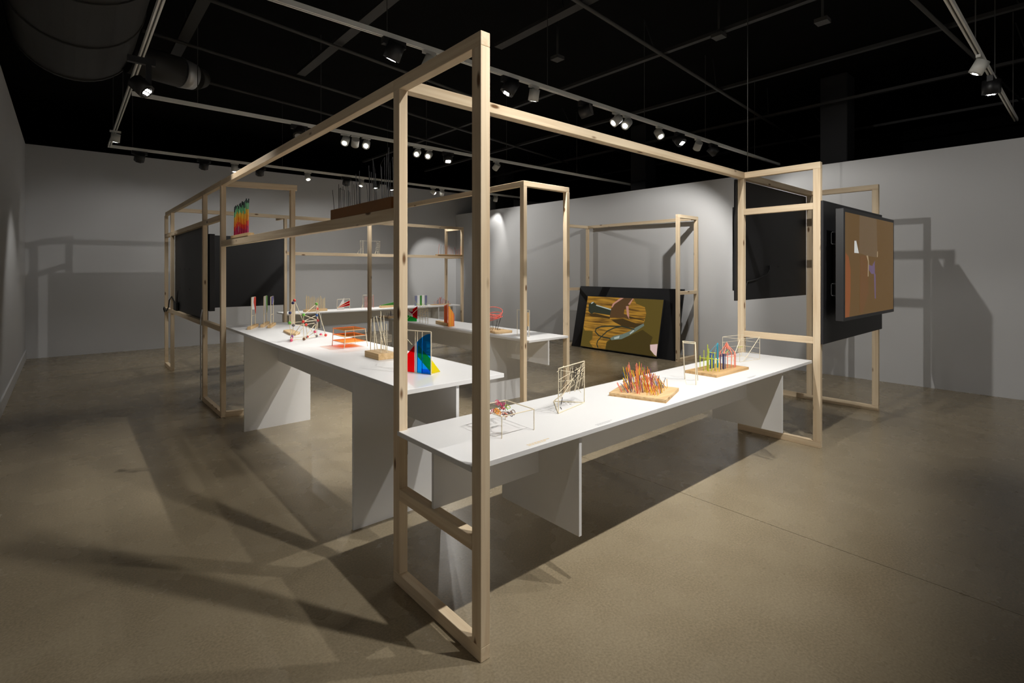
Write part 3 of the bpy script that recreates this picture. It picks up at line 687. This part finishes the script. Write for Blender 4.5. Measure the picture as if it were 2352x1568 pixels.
t = thing('stick_hill_model', 'dense hill of brightly coloured sticks on a square plywood board', 'model', (2.735, 1.88, Z))
hc = [Vector((2.52, 1.985, Z)), Vector((2.625, 1.655, Z)), Vector((2.955, 1.77, Z)), Vector((2.85, 2.10, Z))]
MB().slab(hc, (0, 0, .011)).build('board', PLY, t); MB().slab([c + Vector((0, 0, .011)) for c in hc], (0, 0, .010)).build('board', BLOCK, t)
pal = ['orange', 'amber', 'yellow', 'red', 'salmon', 'lime', 'purple', 'yellow', 'amber', 'salmon', 'orange', 'amber', 'blue', 'brown', 'amber', 'orange', 'salmon', 'grey', 'yellow', 'amber']
for k in range(165):
    s, w = rng.uniform(.17, .83), rng.uniform(.13, .88)
    p = hc[0] + (hc[1] - hc[0]) * s + (hc[3] - hc[0]) * w + Vector((0, 0, .021))
    hgt = .05 + .13 * math.exp(-((s - .40) ** 2 / .10 + (w - .55) ** 2 / .07)) * rng.uniform(.70, 1.05)
    q = p + Vector((rng.gauss(0, .017) - .012, rng.gauss(0, .017) + .010, hgt))
    stick(p, q, .0019, COL[rng.choice(pal)], t, 'coloured_stick', 5)

t = thing('arch_frame_model', 'tall narrow doorway-like frame of thin sticks', 'model', (3.25, 1.86, Z))
a, b, c, d_ = Vector((3.312, 1.937, Z)), Vector((3.341, 1.854, Z)), Vector((3.165, 1.838, Z)), Vector((3.195, 1.786, Z))
TA, TB, TA2, TB2 = Vector((3.262, 1.925, Z + .275)), Vector((3.29, 1.845, Z + .272)), Vector((3.245, 1.91, Z + .268)), Vector((3.272, 1.835, Z + .265))
for p, q in ((a, TA), (b, TB), (d_, TB2), (a, TA2), (b, TB2), (TA, TB), (TA2, TB2), (TA, TA2), (TB, TB2)): stick(p, q, .003, SKEWER, t, 'frame_stick')
for p, q in ((a, c), (c, d_), (d_, b)): stick(p, q, .0014, SKEWER, t, 'base_stick')

t = thing('tower_model', 'plywood board with lime, blue and coral stick towers', 'model', (3.763, 1.926, Z))
hc = [Vector((3.517, 2.055, Z)), Vector((3.525, 1.811, Z)), Vector((4.009, 1.798, Z)), Vector((4.002, 2.042, Z))]
MB().slab(hc, (0, 0, .02)).build('board', PLY, t)
zb = Z + .02
for x, y, h in ((3.646, 2.005, .103), (3.687, 1.996, .14), (3.64, 1.946, .11), (3.605, 1.914, .17), (3.63, 1.905, .12), (3.65, 1.878, .09), (3.62, 1.93, .197), (3.67, 1.90, .13), (3.60, 1.95, .08), (3.66, 1.86, .07), (3.69, 1.93, .09)):
    stick((x, y, zb), (x, y, zb + h), .0028, COL[rng.choice(['lime', 'lime', 'yellow'])], t, 'lime_stick')
for p, q in (((3.646, 2.005, zb + .085), (3.69, 1.93, zb + .085)), ((3.62, 1.93, zb + .14), (3.69, 1.90, zb + .13)), ((3.64, 1.946, zb + .09), (3.67, 1.86, zb + .085)), ((3.605, 1.914, zb + .07), (3.687, 1.996, zb + .075))):
    stick(p, q, .0022, COL['lime'], t, 'crossbar')
for x, y, h in ((3.742, 1.971, .13), (3.72, 1.96, .125), (3.73, 1.985, .12), (3.755, 1.955, .11)): stick((x, y, zb), (x, y, zb + h), .005, COL['blue'], t, 'blue_stick')
mast = Vector((3.80, 1.945, zb + .19)); stick((3.80, 1.945, zb), mast, .006, COL['teal'], t, 'blue_mast')
for q in ((3.73, 1.975, zb + .12), (3.85, 1.925, zb + .12), (3.70, 1.93, zb + .08)): stick(mast, q, .0018, COL['teal'], t, 'stay_line', 5)
for x, y in ((3.745, 1.892), (3.765, 1.878), (3.80, 1.885), (3.785, 1.895)): stick((x, y, zb), (x, y, zb + .118), .0032, COL['navy'], t, 'navy_stick')
apex = Vector((3.905, 1.925, zb + .165))
for i in range(12):
    w = 2 * math.pi * i / 12; q = Vector((3.90 + .065 * math.cos(w), 1.915 + .055 * math.sin(w), zb)); q2 = q + Vector((0, 0, .095 + .012 * (i % 3)))
    stick(q, q2, .003, COL['salmon'], t, 'coral_stick')
    if i % 2 == 0: stick(q2, apex + Vector((0, 0, .012 * (i % 3))), .0026, COL['salmon'], t, 'coral_stick')
    w2 = 2 * math.pi * (i + 1) / 12; stick(q + Vector((0, 0, .09)), (3.90 + .065 * math.cos(w2), 1.915 + .055 * math.sin(w2), zb + .088), .002, COL['salmon'], t, 'coral_stick')
for i in range(5): stick(apex - Vector((.006 * i - .012, .004 * i, .03)), apex + Vector((.005 * i - .01, -.004 * i + .008, .022 - .006 * abs(i - 2))), .0022, COL['salmon'], t, 'coral_stick')

t = thing('thread_cube_model', 'pale wire cube with slanting sticks at the far end of the near table', 'model', (4.43, 2.05, Z))
c4 = [Vector((x, y, Z + .002)) for x, y in ((4.273, 1.993), (4.54, 1.942), (4.58, 2.12), (4.32, 2.165))]
H4 = Vector((0, 0, .19))
for i in range(4):
    stick(c4[i], c4[i] + H4, .0018, SKEWER, t, 'upright'); stick(c4[i], c4[(i + 1) % 4], .0014, SKEWER, t, 'base_edge'); stick(c4[i] + H4, c4[(i + 1) % 4] + H4, .0016, SKEWER, t, 'top_edge')
for f in (.25, .5, .75): stick(c4[1] + H4 * f, c4[2] + H4 * f, .0012, SKEWER, t, 'thread', 5); stick(c4[3] + H4 * f, c4[2] + H4 * f, .0012, SKEWER, t, 'thread', 5)
stick((4.36, 2.0, Z), c4[1] + H4 * 1.02, .0024, SKEWER, t, 'slanting_stick'); stick((4.12, 1.995, Z), c4[0] + H4 * .95, .0024, SKEWER, t, 'slanting_stick')
stick(c4[0] + H4 * .62 + Vector((.02, .02, 0)), c4[0] + H4 * .6 + Vector((.12, .03, 0)), .002, COL['lime'], t, 'lime_twig'); stick(c4[3] + H4 * .15, c4[3] + H4 * .4 + Vector((.06, -.03, 0)), .002, COL['lime'], t, 'lime_twig')

# ------------------------------------------------------------------ models on the tall left table
Z = 0.925
def flag(name_col, label, p0, p1, white_poly, col_poly, mat):
    p0, p1 = Vector((*p0, Z)), Vector((*p1, Z)); d = p1 - p0
    t = thing('flag_model', label, 'model', (p0 + p1) / 2)
    tim('block', p0 + Vector((0, 0, .014)), p1 + Vector((0, 0, .014)), .036, .028, t, BLOCK)
    L = p0 + d * .30; Rr = p0 + d * .78; zt = Vector((0, 0, .313)); z0 = Vector((0, 0, .028))
    for q in (L, Rr): stick(q + z0, q + zt, .0042, SKEWER, t, 'upright')
    stick(L + zt, Rr + zt, .0032, SKEWER, t, 'top_bar'); stick(L + Vector((0, 0, .125)), Rr + Vector((0, 0, .125)), .0032, SKEWER, t, 'crossbar')
    f = lambda s, h, k: L + (Rr - L) * s + Vector((0, 0, .028 + .285 * h)) + Vector((d.y, -d.x, 0)).normalized() * .0055 * k
    n = Vector((d.y, -d.x, 0)).normalized() * .001
    MB().slab([f(s, h, 1) for s, h in white_poly], n).build('white_sheet', PAPER, t)
    MB().slab([f(s, h, 1.3) for s, h in col_poly], n).build('coloured_sheet', mat, t)
flag('red', 'small flag stand with a red and white sheet', (1.369, 5.527), (1.516, 5.819), [(0, 1), (1, 1), (.62, .62), (.62, .55), (0, .58)], [(.45, 1), (1, 1), (.95, .36), (.62, .62), (.35, .82)], COL['red'])
flag('green', 'small flag stand with a green and white sheet', (1.522, 5.650), (1.675, 6.0), [(0, 1), (.6, 1), (.6, .65), (.15, .62), (0, .58)], [(.52, 1), (1, 1), (1, .38), (.75, .50), (.55, .72)], COL['green'])
flag('blue', 'small flag stand with a narrow blue sheet', (1.560, 5.543), (1.694, 5.836), [(.7, .8), (.95, 1), (.95, .80), (.55, .73)], [(0, 1), (.9, 1), (.6, .8), (.45, .72), (.08, .72)], COL['lilac'])

t = thing('wood_offcut', 'thin layered wooden offcut lying flat by the ball model', 'offcut', (1.59, 4.95, Z))
pl = [Vector((1.568, 5.124, Z)), Vector((1.528, 4.80, Z)), Vector((1.56, 4.756, Z)), Vector((1.629, 4.841, Z)), Vector((1.647, 5.152, Z))]
MB().slab(pl, (0, 0, .010)).build('lower_layer', PLY, t); MB().slab([p + Vector((0, -.006, .010)) for p in pl], (0, 0, .009)).build('upper_layer', BLOCK, t)

t = thing('ball_and_stick_model', 'tower of thin sticks joined by small coloured balls', 'model', (1.56, 4.45, Z))
nd = dict(a=(1.396, 4.356, .014), b=(1.502, 4.368, .014), c=(1.653, 4.495, .014), d=(1.736, 4.501, .014), e=(1.572, 4.49, .014), f=(1.455, 4.53, .014), g=(1.43, 4.45, .03), h=(1.415, 4.40, .04), i=(1.53, 4.40, .02), j=(1.70, 4.52, .02), k=(1.63, 4.47, .055),
          A=(1.396, 4.40, .153), B=(1.50, 4.38, .158), C=(1.64, 4.43, .155), D=(1.415, 4.36, .135), E=(1.53, 4.40, .128), F=(1.62, 4.42, .137),
          m=(1.40, 4.40, .235), n=(1.50, 4.37, .215), o=(1.63, 4.43, .20), P=(1.43, 4.42, .315), Q=(1.445, 4.43, .335), S=(1.628, 4.43, .297), T=(1.638, 4.44, .255))
nd = {k: Vector((v[0], v[1], Z + v[2])) for k, v in nd.items()}
for e in ('aA', 'bB', 'cC', 'fD', 'eE', 'kF', 'AB', 'BC', 'DE', 'EF', 'Am', 'Bn', 'Co', 'mP', 'PQ', 'QB', 'QD', 'oS', 'ST', 'TC', 'Sd', 'nC', 'nB', 'oB', 'ab', 'bc', 'cd', 'af', 'fe', 'ek', 'aE', 'bC', 'cE', 'mn', 'gf', 'ha', 'ib', 'jd', 'kC', 'fB', 'nS'):
    stick(nd[e[0]], nd[e[1]], .0028, SKEWER, t, 'stick', 5)
for k, c in dict(a='pink', b='brown', c='grey', d='red', f='pink', g='magenta', h='purple', i='grey', j='pink', k='pink', e='red', A='green', B='red', C='darkred', D='grey', E='red', F='grey', m='navy', n='green', o='blue', P='navy', Q='red', S='green', T='red').items():
    MB().ball(nd[k], .0125).build('ball', COL[c], t)

t = thing('orange_tray_model', 'three see-through orange sheets stacked on a slender stick frame', 'model', (1.66, 3.84, Z))
tc = [(1.575, 3.945), (1.578, 3.722), (1.755, 3.735), (1.755, 3.955)]
for k, (x, y) in enumerate(tc):
    ox, oy = (x - 1.665) * .08, (y - 3.84) * -.10
    stick((x + ox, y - .012, Z), (x - ox, y, Z + .137), .0030, SKEWER, t, 'upright')
for h in (.042, .088, .135):
    cc = [Vector((x, y, Z + h)) for x, y in tc]
    MB().slab(cc, (0, 0, .0015)).build('orange_sheet', A_ORANGE, t)
    for i in range(4): stick(cc[i] - Vector((0, 0, .003)), cc[(i + 1) % 4] - Vector((0, 0, .003)), .0026, BLOCK if h > .1 else SKEWER, t, 'edge_stick')

t = thing('stick_block_model', 'solid pale wooden block planted with tall thin sticks', 'model', (1.598, 3.187, Z))
tim('block', (1.598, 3.085, Z + .0205), (1.598, 3.290, Z + .0205), .125, .041, t, BLOCK)
for x, y, dx, dy, h in ((1.565, 3.262, .006, .004, .215), (1.59, 3.25, 0, .012, .225), (1.576, 3.132, .0, .0, .268), (1.62, 3.27, -.012, .03, .205), (1.645, 3.26, 0, .012, .265), (1.635, 3.18, -.004, .02, .24), (1.65, 3.20, -.02, .05, .225), (1.655, 3.24, -.03, .06, .23), (1.61, 3.11, 0, .01, .19)):
    stick((x, y, Z + .041), (x + dx, y + dy, Z + .041 + h), .0027, SKEWER, t, 'stick')

t = thing('stained_sheet_model', 'stained-glass-like model of blue, red and yellow clear sheets', 'model', (1.50, 2.60, Z))
O = Vector((1.544, 2.463, Z)); D = (Vector((1.491, 2.607, Z)) - O).normalized(); NF = Vector((D.y, -D.x, 0)) * -1
if NF.dot(Vector((0, 0, 1.5)) - O) < 0: NF = -NF
g = lambda s, h, k=0: O + D * s + Vector((0, 0, h)) + NF * k
LEN = .225
stick(g(0, 0), g(0, .241), .0034, SKEWER, t, 'upright'); stick(g(LEN, 0), g(LEN, .241), .0034, SKEWER, t, 'upright'); stick(g(0, .241), g(LEN, .241), .0034, SKEWER, t, 'top_bar'); stick(g(0, .002), g(LEN, .002), .002, SKEWER, t, 'bottom_bar')
for s in (.066, .100, .116): stick(g(s, .0, -.004), g(s, .241, -.004), .0024, SKEWER, t, 'rib')
arc = [(.100 - .096 * k / 8, .178 + .052 * math.sin(math.pi / 2 * k / 8)) for k in range(9)]
MB().slab([g(.100, .004), g(.004, .004)] + [g(*p) for p in reversed(arc)], NF * .0012).build('blue_sheet', A_BLUE, t)
MB().slab([g(.066, .004, .003), g(.004, .004, .003), g(.004, .03, .003), g(.066, .03, .003)], NF * .001).build('blue_strip', A_BLUE, t)
MB().slab([g(.118, .004), g(LEN, .004), g(LEN, .05), g(.15, .125), g(.118, .158)], NF * .0012).build('red_sheet', A_RED, t)
MB().slab([g(.102, .004), g(.116, .004), g(.116, .165), g(.102, .18)], NF * .0012).build('white_strip', PAPER, t)
MB().slab([g(.100, .162, -.006), g(.100, .095, -.006), g(.012, .018, -.006), g(-.004, .008, -.006), Vector((1.627, 2.497, Z + .003)), g(0, .082, -.006)], NF * -.0012).build('yellow_sheet', A_YELLOW, t)
stick(O, (1.627, 2.497, Z + .002), .002, SKEWER, t, 'base_stick'); stick(g(.135, .16), g(.19, .205), .0022, SKEWER, t, 'slanting_stick')

# ------------------------------------------------------------------ models on the middle table
Z = 0.79
t = thing('rod_board_model', 'pale board with thin dark rods at the far end of the middle table', 'model', (3.74, 7.15, Z))
tim('board', (3.74, 7.0, Z + .009), (3.74, 7.32, Z + .009), .19, .018, t, BLOCK)
for k in range(16): x, y = rng.uniform(3.66, 3.82), rng.uniform(7.02, 7.3); stick((x, y, Z + .018), (x, y, Z + rng.choice((.05, .06, .08, .1, .2))), .0022, COL['slate'] if k % 3 else BROD, t, 'rod', 5)

t = thing('curved_sheet_model', 'curved magenta and red sheet over a green sheet with slanting stick', 'model', (3.70, 6.42, Z))
cx_, cy_ = 3.70, 6.42
sheet = []
for k in range(9):
    f = k / 8; sheet.append(Vector((cx_ + .10 * (f - .5), cy_ - .16 * (f - .5), 0)))
def strip(lo, hi): return [sheet[i] + Vector((0, 0, Z + lo(i / 8))) for i in range(9)] + [sheet[i] + Vector((0, 0, Z + hi(i / 8))) for i in reversed(range(9))]
MB().slab(strip(lambda f: .235 - .19 * f ** .6, lambda f: .25 - .10 * math.sin(math.pi * min(f * 1.1, 1)) ** .7 - .03 * f), (.001, .001, 0)).build('magenta_sheet', A_MAG, t)
MB().slab([sheet[5] + Vector((-.004, -.004, Z + .055)), sheet[8] + Vector((-.004, -.004, Z + .035)), sheet[8] + Vector((-.004, -.004, Z + .215)), sheet[5] + Vector((-.004, -.004, Z + .175))], (.001, .001, 0)).build('red_sheet', A_RED, t)
MB().slab([(3.62, 6.52, Z + .002), (3.74, 6.34, Z + .002), (3.74, 6.34, Z + .045), (3.66, 6.46, Z + .09), (3.62, 6.52, Z + .19)], (.001, .001, 0)).build('green_sheet', A_GREEN, t)
stick((3.64, 6.50, Z), (3.72, 6.27, Z + .19), .003, SKEWER, t, 'slanting_stick')
stick((3.65, 6.50, Z), (3.65, 6.50, Z + .245), .002, SKEWER, t, 'upright')

t = thing('lattice_frame_model', 'small upright white lattice of thin sticks', 'model', (3.68, 6.07, Z))
for y in (5.95, 6.01, 6.09, 6.14, 6.17): stick((3.68, y, Z), (3.68, y, Z + .24), .0026, SKEWER, t, 'upright')
for h in (.05, .07, .09, .11, .14, .17, .20, .238): stick((3.68, 5.95, Z + h), (3.68, 6.17, Z + h + rng.uniform(-.004, .004)), .0020, SKEWER, t, 'crossbar')
stick((3.66, 6.14, Z + .08), (3.68, 5.95, Z + .2), .0024, SKEWER, t, 'slanting_stick')

t = thing('orange_fan_model', 'stepped fan of orange sticks against a small wooden block', 'model', (3.75, 5.6, Z))
tim('block', (3.80, 5.90, Z + .022), (3.735, 5.53, Z + .022), .055, .044, t, BLOCK)
for k in range(13):
    f = k / 12; x = 3.704 + .088 * f; h = .285 - .135 * f + rng.uniform(-.012, .012)
    stick((x, 5.495, Z), (x, 5.495, Z + h), .0045, COL[rng.choice(['orange', 'orange', 'red', 'salmon', 'amber'])], t, 'orange_stick')
for k in range(7):
    f = k / 6; stick((3.70 + .003 * k, 5.51 + .10 * f, Z + .044), (3.70 + .003 * k, 5.51 + .10 * f, Z + .285 - .02 * f), .0042, COL[rng.choice(['orange', 'salmon', 'red'])], t, 'orange_stick')

t = thing('neon_loop_model', 'coral loops of wire held up by black rods on a wooden slab', 'model', (3.80, 4.68, Z))
sl = [(3.685, 4.53), (3.715, 4.485), (3.905, 4.475), (3.915, 4.87), (3.69, 4.88)]
MB().slab([Vector((*p, Z)) for p in sl], (0, 0, .028)).build('slab', BLOCK, t, bevel=.004)
cen = Vector((3.775, 4.66, 0))
def loop(h, rx, ry, tilt, ph, dx=0.0):
    pts = []
    for i in range(28):
        w = 2 * math.pi * i / 28
        pts.append(Vector((cen.x + dx + rx * math.cos(w), cen.y + ry * math.sin(w), Z + h + tilt * math.cos(w + ph))))
    MB().tube(pts, .0045, 7, closed=True).build('coral_loop', NEON, t)
loop(.245, .10, .11, .042, -.885); loop(.205, .085, .085, .022, -.5, .015); loop(.185, .095, .075, .016, -1.5, -.01); loop(.155, .09, .10, .030, .75, .01)
for k in range(9):
    w = 2 * math.pi * k / 9; p = cen + Vector((.035 * math.cos(w), .05 * math.sin(w), Z + .028)); q = cen + Vector((.085 * math.cos(w + .3), .095 * math.sin(w + .3), Z + .16 + .03 * math.cos(w)))
    stick(p, q, .0020, BROD, t, 'black_rod', 5)

t = thing('small_frame_model', 'thin white stick frame with a hanging wooden strip near the table corner', 'model', (3.77, 4.14, Z))
fa, fb = Vector((3.757, 4.226, Z)), Vector((3.783, 4.057, Z)); hh = Vector((0, 0, .288))
stick(fa, fa + hh, .0026, SKEWER, t, 'upright'); stick(fb, fb + hh, .0030, SKEWER, t, 'upright'); stick(fa + hh, fb + hh, .0026, SKEWER, t, 'top_bar')
fd = (fa - fb).normalized(); tim('wooden_strip', fb + fd * .018 + Vector((0, 0, .115)), fb + fd * .018 + Vector((0, 0, .265)), .022, .010, t, BLOCK)
stick(fb + fd * .018 + Vector((0, 0, .265)), fb + fd * .018 + hh, .001, SKEWER, t, 'thread'); tim('white_foot', fb + fd * .012, fb + fd * .012 + Vector((0, 0, .115)), .008, .012, t, PAPER)

# ------------------------------------------------------------------ models on the far table
Z = 0.755
t = thing('bamboo_comb_model', 'row of upright bamboo sticks in a long wooden block on the far table', 'model', (3.49, 9.53, Z))
tim('block', (3.27, 9.49, Z + .022), (3.70, 9.57, Z + .022), .09, .044, t, BLOCK)
for k in range(30):
    f = (k + .5) / 30; h = .245 - .22 * max(0, f - .3) * (f < .55) + .02 * math.sin(f * 19) - (.03 if f > .55 else 0) + rng.uniform(-.02, .02)
    x = 3.29 + .39 * f; y = 9.49 + .075 * f + rng.uniform(-.025, .025); stick((x, y, Z + .044), (x, y, Z + .035 + h), .0042, BAMBOO, t, 'bamboo_stick', 5)
t = thing('sail_model', 'white paper sail with deep red wedge in a thin square frame', 'model', (4.05, 9.62, Z))
xa, xb, y = 3.93, 4.185, 9.62
for p, q in (((xa, y, 0), (xa, y, .2)), ((xb, y, 0), (xb, y, .2)), ((xa, y, .2), (xb, y, .2)), ((xa, y, .045), (xb, y, .18)), ((xa, y, .04), (xb, y, .125)), ((xa, y, .035), (xb, y, .07))):
    stick((p[0], p[1], Z + p[2]), (q[0], q[1], Z + q[2]), .0030, SKEWER, t, 'frame_stick')
for dz in ((.048, .172, .118, .04), (.038, .118, .073, .033)):
    MB().slab([(xa + .005, y + .003, Z + dz[0]), (xb, y + .003, Z + dz[1]), (xb, y + .003, Z + dz[2]), (xa + .005, y + .003, Z + dz[3])], (0, .001, 0)).build('red_wedge', A_RED, t)
MB().slab([(xa - .005, y + .012, Z), (4.075, y + .012, Z), (4.075, y + .012, Z + .235)], (0, .002, 0)).build('paper_sail', PAPER, t)
t = thing('red_ladder_model', 'faint red ladder lattice in a thin frame on the far table', 'model', (4.6, 9.66, Z))
for x in (4.475, 4.70): stick((x, 9.66, Z), (x, 9.66, Z + .262), .0030, SKEWER if x < 4.6 else COL['salmon'], t, 'upright')
stick((4.475, 9.66, Z + .262), (4.70, 9.66, Z + .262), .003, SKEWER, t, 'top_bar'); stick((4.42, 9.62, Z), (4.475, 9.66, Z + .08), .003, SKEWER, t, 'brace')
for x in (4.52, 4.56, 4.64): stick((x, 9.66, Z), (x, 9.66, Z + .235), .0028, COL['salmon'], t, 'red_stick')
for k in range(8): stick((4.50, 9.66, Z + .03 + .028 * k), (4.69, 9.66, Z + .03 + .028 * k), .0020, COL['salmon'], t, 'red_rung', 5)
t = thing('grass_wedge_model', 'green wedge like a grassy slope on a wooden block', 'model', (5.05, 9.60, Z))
tim('block', (4.80, 9.56, Z + .022), (5.30, 9.60, Z + .022), .10, .044, t, BLOCK)
MB().slab([(4.82, 9.555, Z + .044), (5.29, 9.595, Z + .044), (5.29, 9.595, Z + .128), (4.82, 9.555, Z + .052)], (0, .035, 0)).build('green_wedge', COL['grass'], t)
for k in range(34):
    f = (k + .5) / 34; x = 4.81 + .48 * f; yy = 9.56 + .04 * f + rng.uniform(-.03, .03)
    MB().add([(x - .012, yy, Z + .044), (x + .012, yy + .004, Z + .044), (x, yy + .012, Z + .044), (x + .004, yy + .004, Z + .050 + .085 * f + rng.uniform(-.006, .006))], [(0, 1, 3), (1, 2, 3), (2, 0, 3), (0, 2, 1)]).build('green_blade', COL['grass'], t)
t = thing('striped_sheet_model', 'upright panel of white, green and slate stripes on the far table', 'model', (5.79, 9.66, Z))
xs = [(5.65, .06, 'slate'), (5.71, .062, None), (5.772, .052, 'grass'), (5.824, .066, None), (5.89, .066, 'slate')]
for x, w, c in xs: MB().box(x, x + w, 9.66 - (.004 if c is None else 0), 9.664, Z, Z + (.222 if c is None else .212)).build('stripe', COL[c] if c else PAPER, t)
for k in range(6): stick((5.68 + .05 * k, 9.60, Z), (5.62 + .06 * k, 9.63, Z + .03 + .09 * (k == 0) + .02 * (k % 2)), .003, COL['lime'], t, 'lime_twig', 5)
t = thing('twig_city_model', 'cluster of dusky pink twigs on a thin board at the far table end', 'model', (6.3, 9.62, Z))
tim('board', (6.03, 9.60, Z + .007), (6.50, 9.60, Z + .007), .12, .014, t, BLOCK)
for k in range(26):
    x = rng.uniform(6.10, 6.47); h = .06 + .12 * math.exp(-((x - 6.28) / .1) ** 2) * rng.uniform(.5, 1.1); yy = 9.60 + rng.uniform(-.05, .05)
    stick((x, yy, Z + .014), (x + rng.uniform(-.02, .02), yy, Z + .014 + h), .0034, COL[rng.choice(['magenta', 'grey', 'salmon', 'slate'])], t, 'twig', 5)

# ------------------------------------------------------------------ models on the rails
ZR = 1.832
t = thing('wire_gate_model', 'faint wire gate standing on the mid-height back rail', 'model', (4.42, 9.25, ZR))
for x in (4.23, 4.27, 4.30, 4.56, 4.60, 4.635): stick((x + (.01 if x < 4.3 else -.01), 9.25, ZR), (x, 9.25, ZR + .245), .0022, SKEWER, t, 'upright', 5)
for h in (.05, .09, .13, .17, .21): stick((4.235, 9.25, ZR + h), (4.30, 9.25, ZR + h), .0014, SKEWER, t, 'rung', 5); stick((4.56, 9.25, ZR + h), (4.63, 9.25, ZR + h), .0014, SKEWER, t, 'rung', 5)
stick((4.23, 9.25, ZR + .245), (4.635, 9.25, ZR + .245), .0020, SKEWER, t, 'top_bar', 5)
for a, b in ((4.17, 4.215), (4.52, 4.56)): stick((a, 9.245, ZR), (b, 9.25, ZR + .07), .0024, SKEWER, t, 'brace', 5)
t = thing('red_rod_board_model', 'thin dark board with a row of red rods at the end of the back rail', 'model', (6.27, 9.25, ZR))
tim('board', (5.94, 9.25, ZR + .011), (6.572, 9.25, ZR + .011), .11, .022, t, PLY)
for k in range(12):
    x = 6.0 + .05 * k; h = (.22, .19, .17, .21, .18, .2, .14, .12, .16, .10, .13, .19)[k]
    stick((x, 9.25 + rng.uniform(-.03, .03), ZR + .022), (x, 9.25, ZR + .022 + h), .0035, COL[rng.choice(['salmon', 'darkred', 'grey', 'salmon'])], t, 'red_rod', 5)
ZS = 1.815
t = thing('pencil_fan_model', 'row of pencils banded red, orange, green and black on the high beam', 'model', (1.23, 5.2, ZS))
tim('block', (1.227, 4.90, ZS + .014), (1.227, 5.50, ZS + .014), .055, .028, t, BLOCK)
for k in range(44):
    f = k / 43; y = 5.445 - .465 * f; h = .275 + .035 * f + rng.uniform(-.006, .006)
    stick((1.227 + rng.uniform(-.016, .016), y, ZS + .028), (1.227 + rng.uniform(-.016, .016), y + rng.uniform(-.006, .006), ZS + .02 + h), .0050, PENCIL, t, 'pencil', 6)
t = thing('rod_trough_model', 'brown trough planted with thin black rods on the high beam', 'model', (1.235, 2.66, ZS))
MB().box(1.204, 1.268, 2.285, 3.045, ZS, ZS + .058).build('trough', BROWN, t, bevel=.001)
prev = None
for k in range(34):
    f = k / 33; y = 3.02 - .70 * f; h = .10 + .10 * (f ** 1.6) + .045 * math.sin(k * 1.7) * (.4 + f) + .04 * rng.random()
    x = 1.236 + rng.uniform(-.02, .02); q = Vector((x + rng.uniform(-.004, .004), y + .008 + rng.uniform(-.01, .01), ZS + .058 + max(h, .05)))
    stick((x, y, ZS + .058), q, .0016, BROD, t, 'black_rod', 5)
    if prev is not None and k % 3 == 0: stick(prev, q, .0008, BROD, t, 'wire', 4)
    prev = q
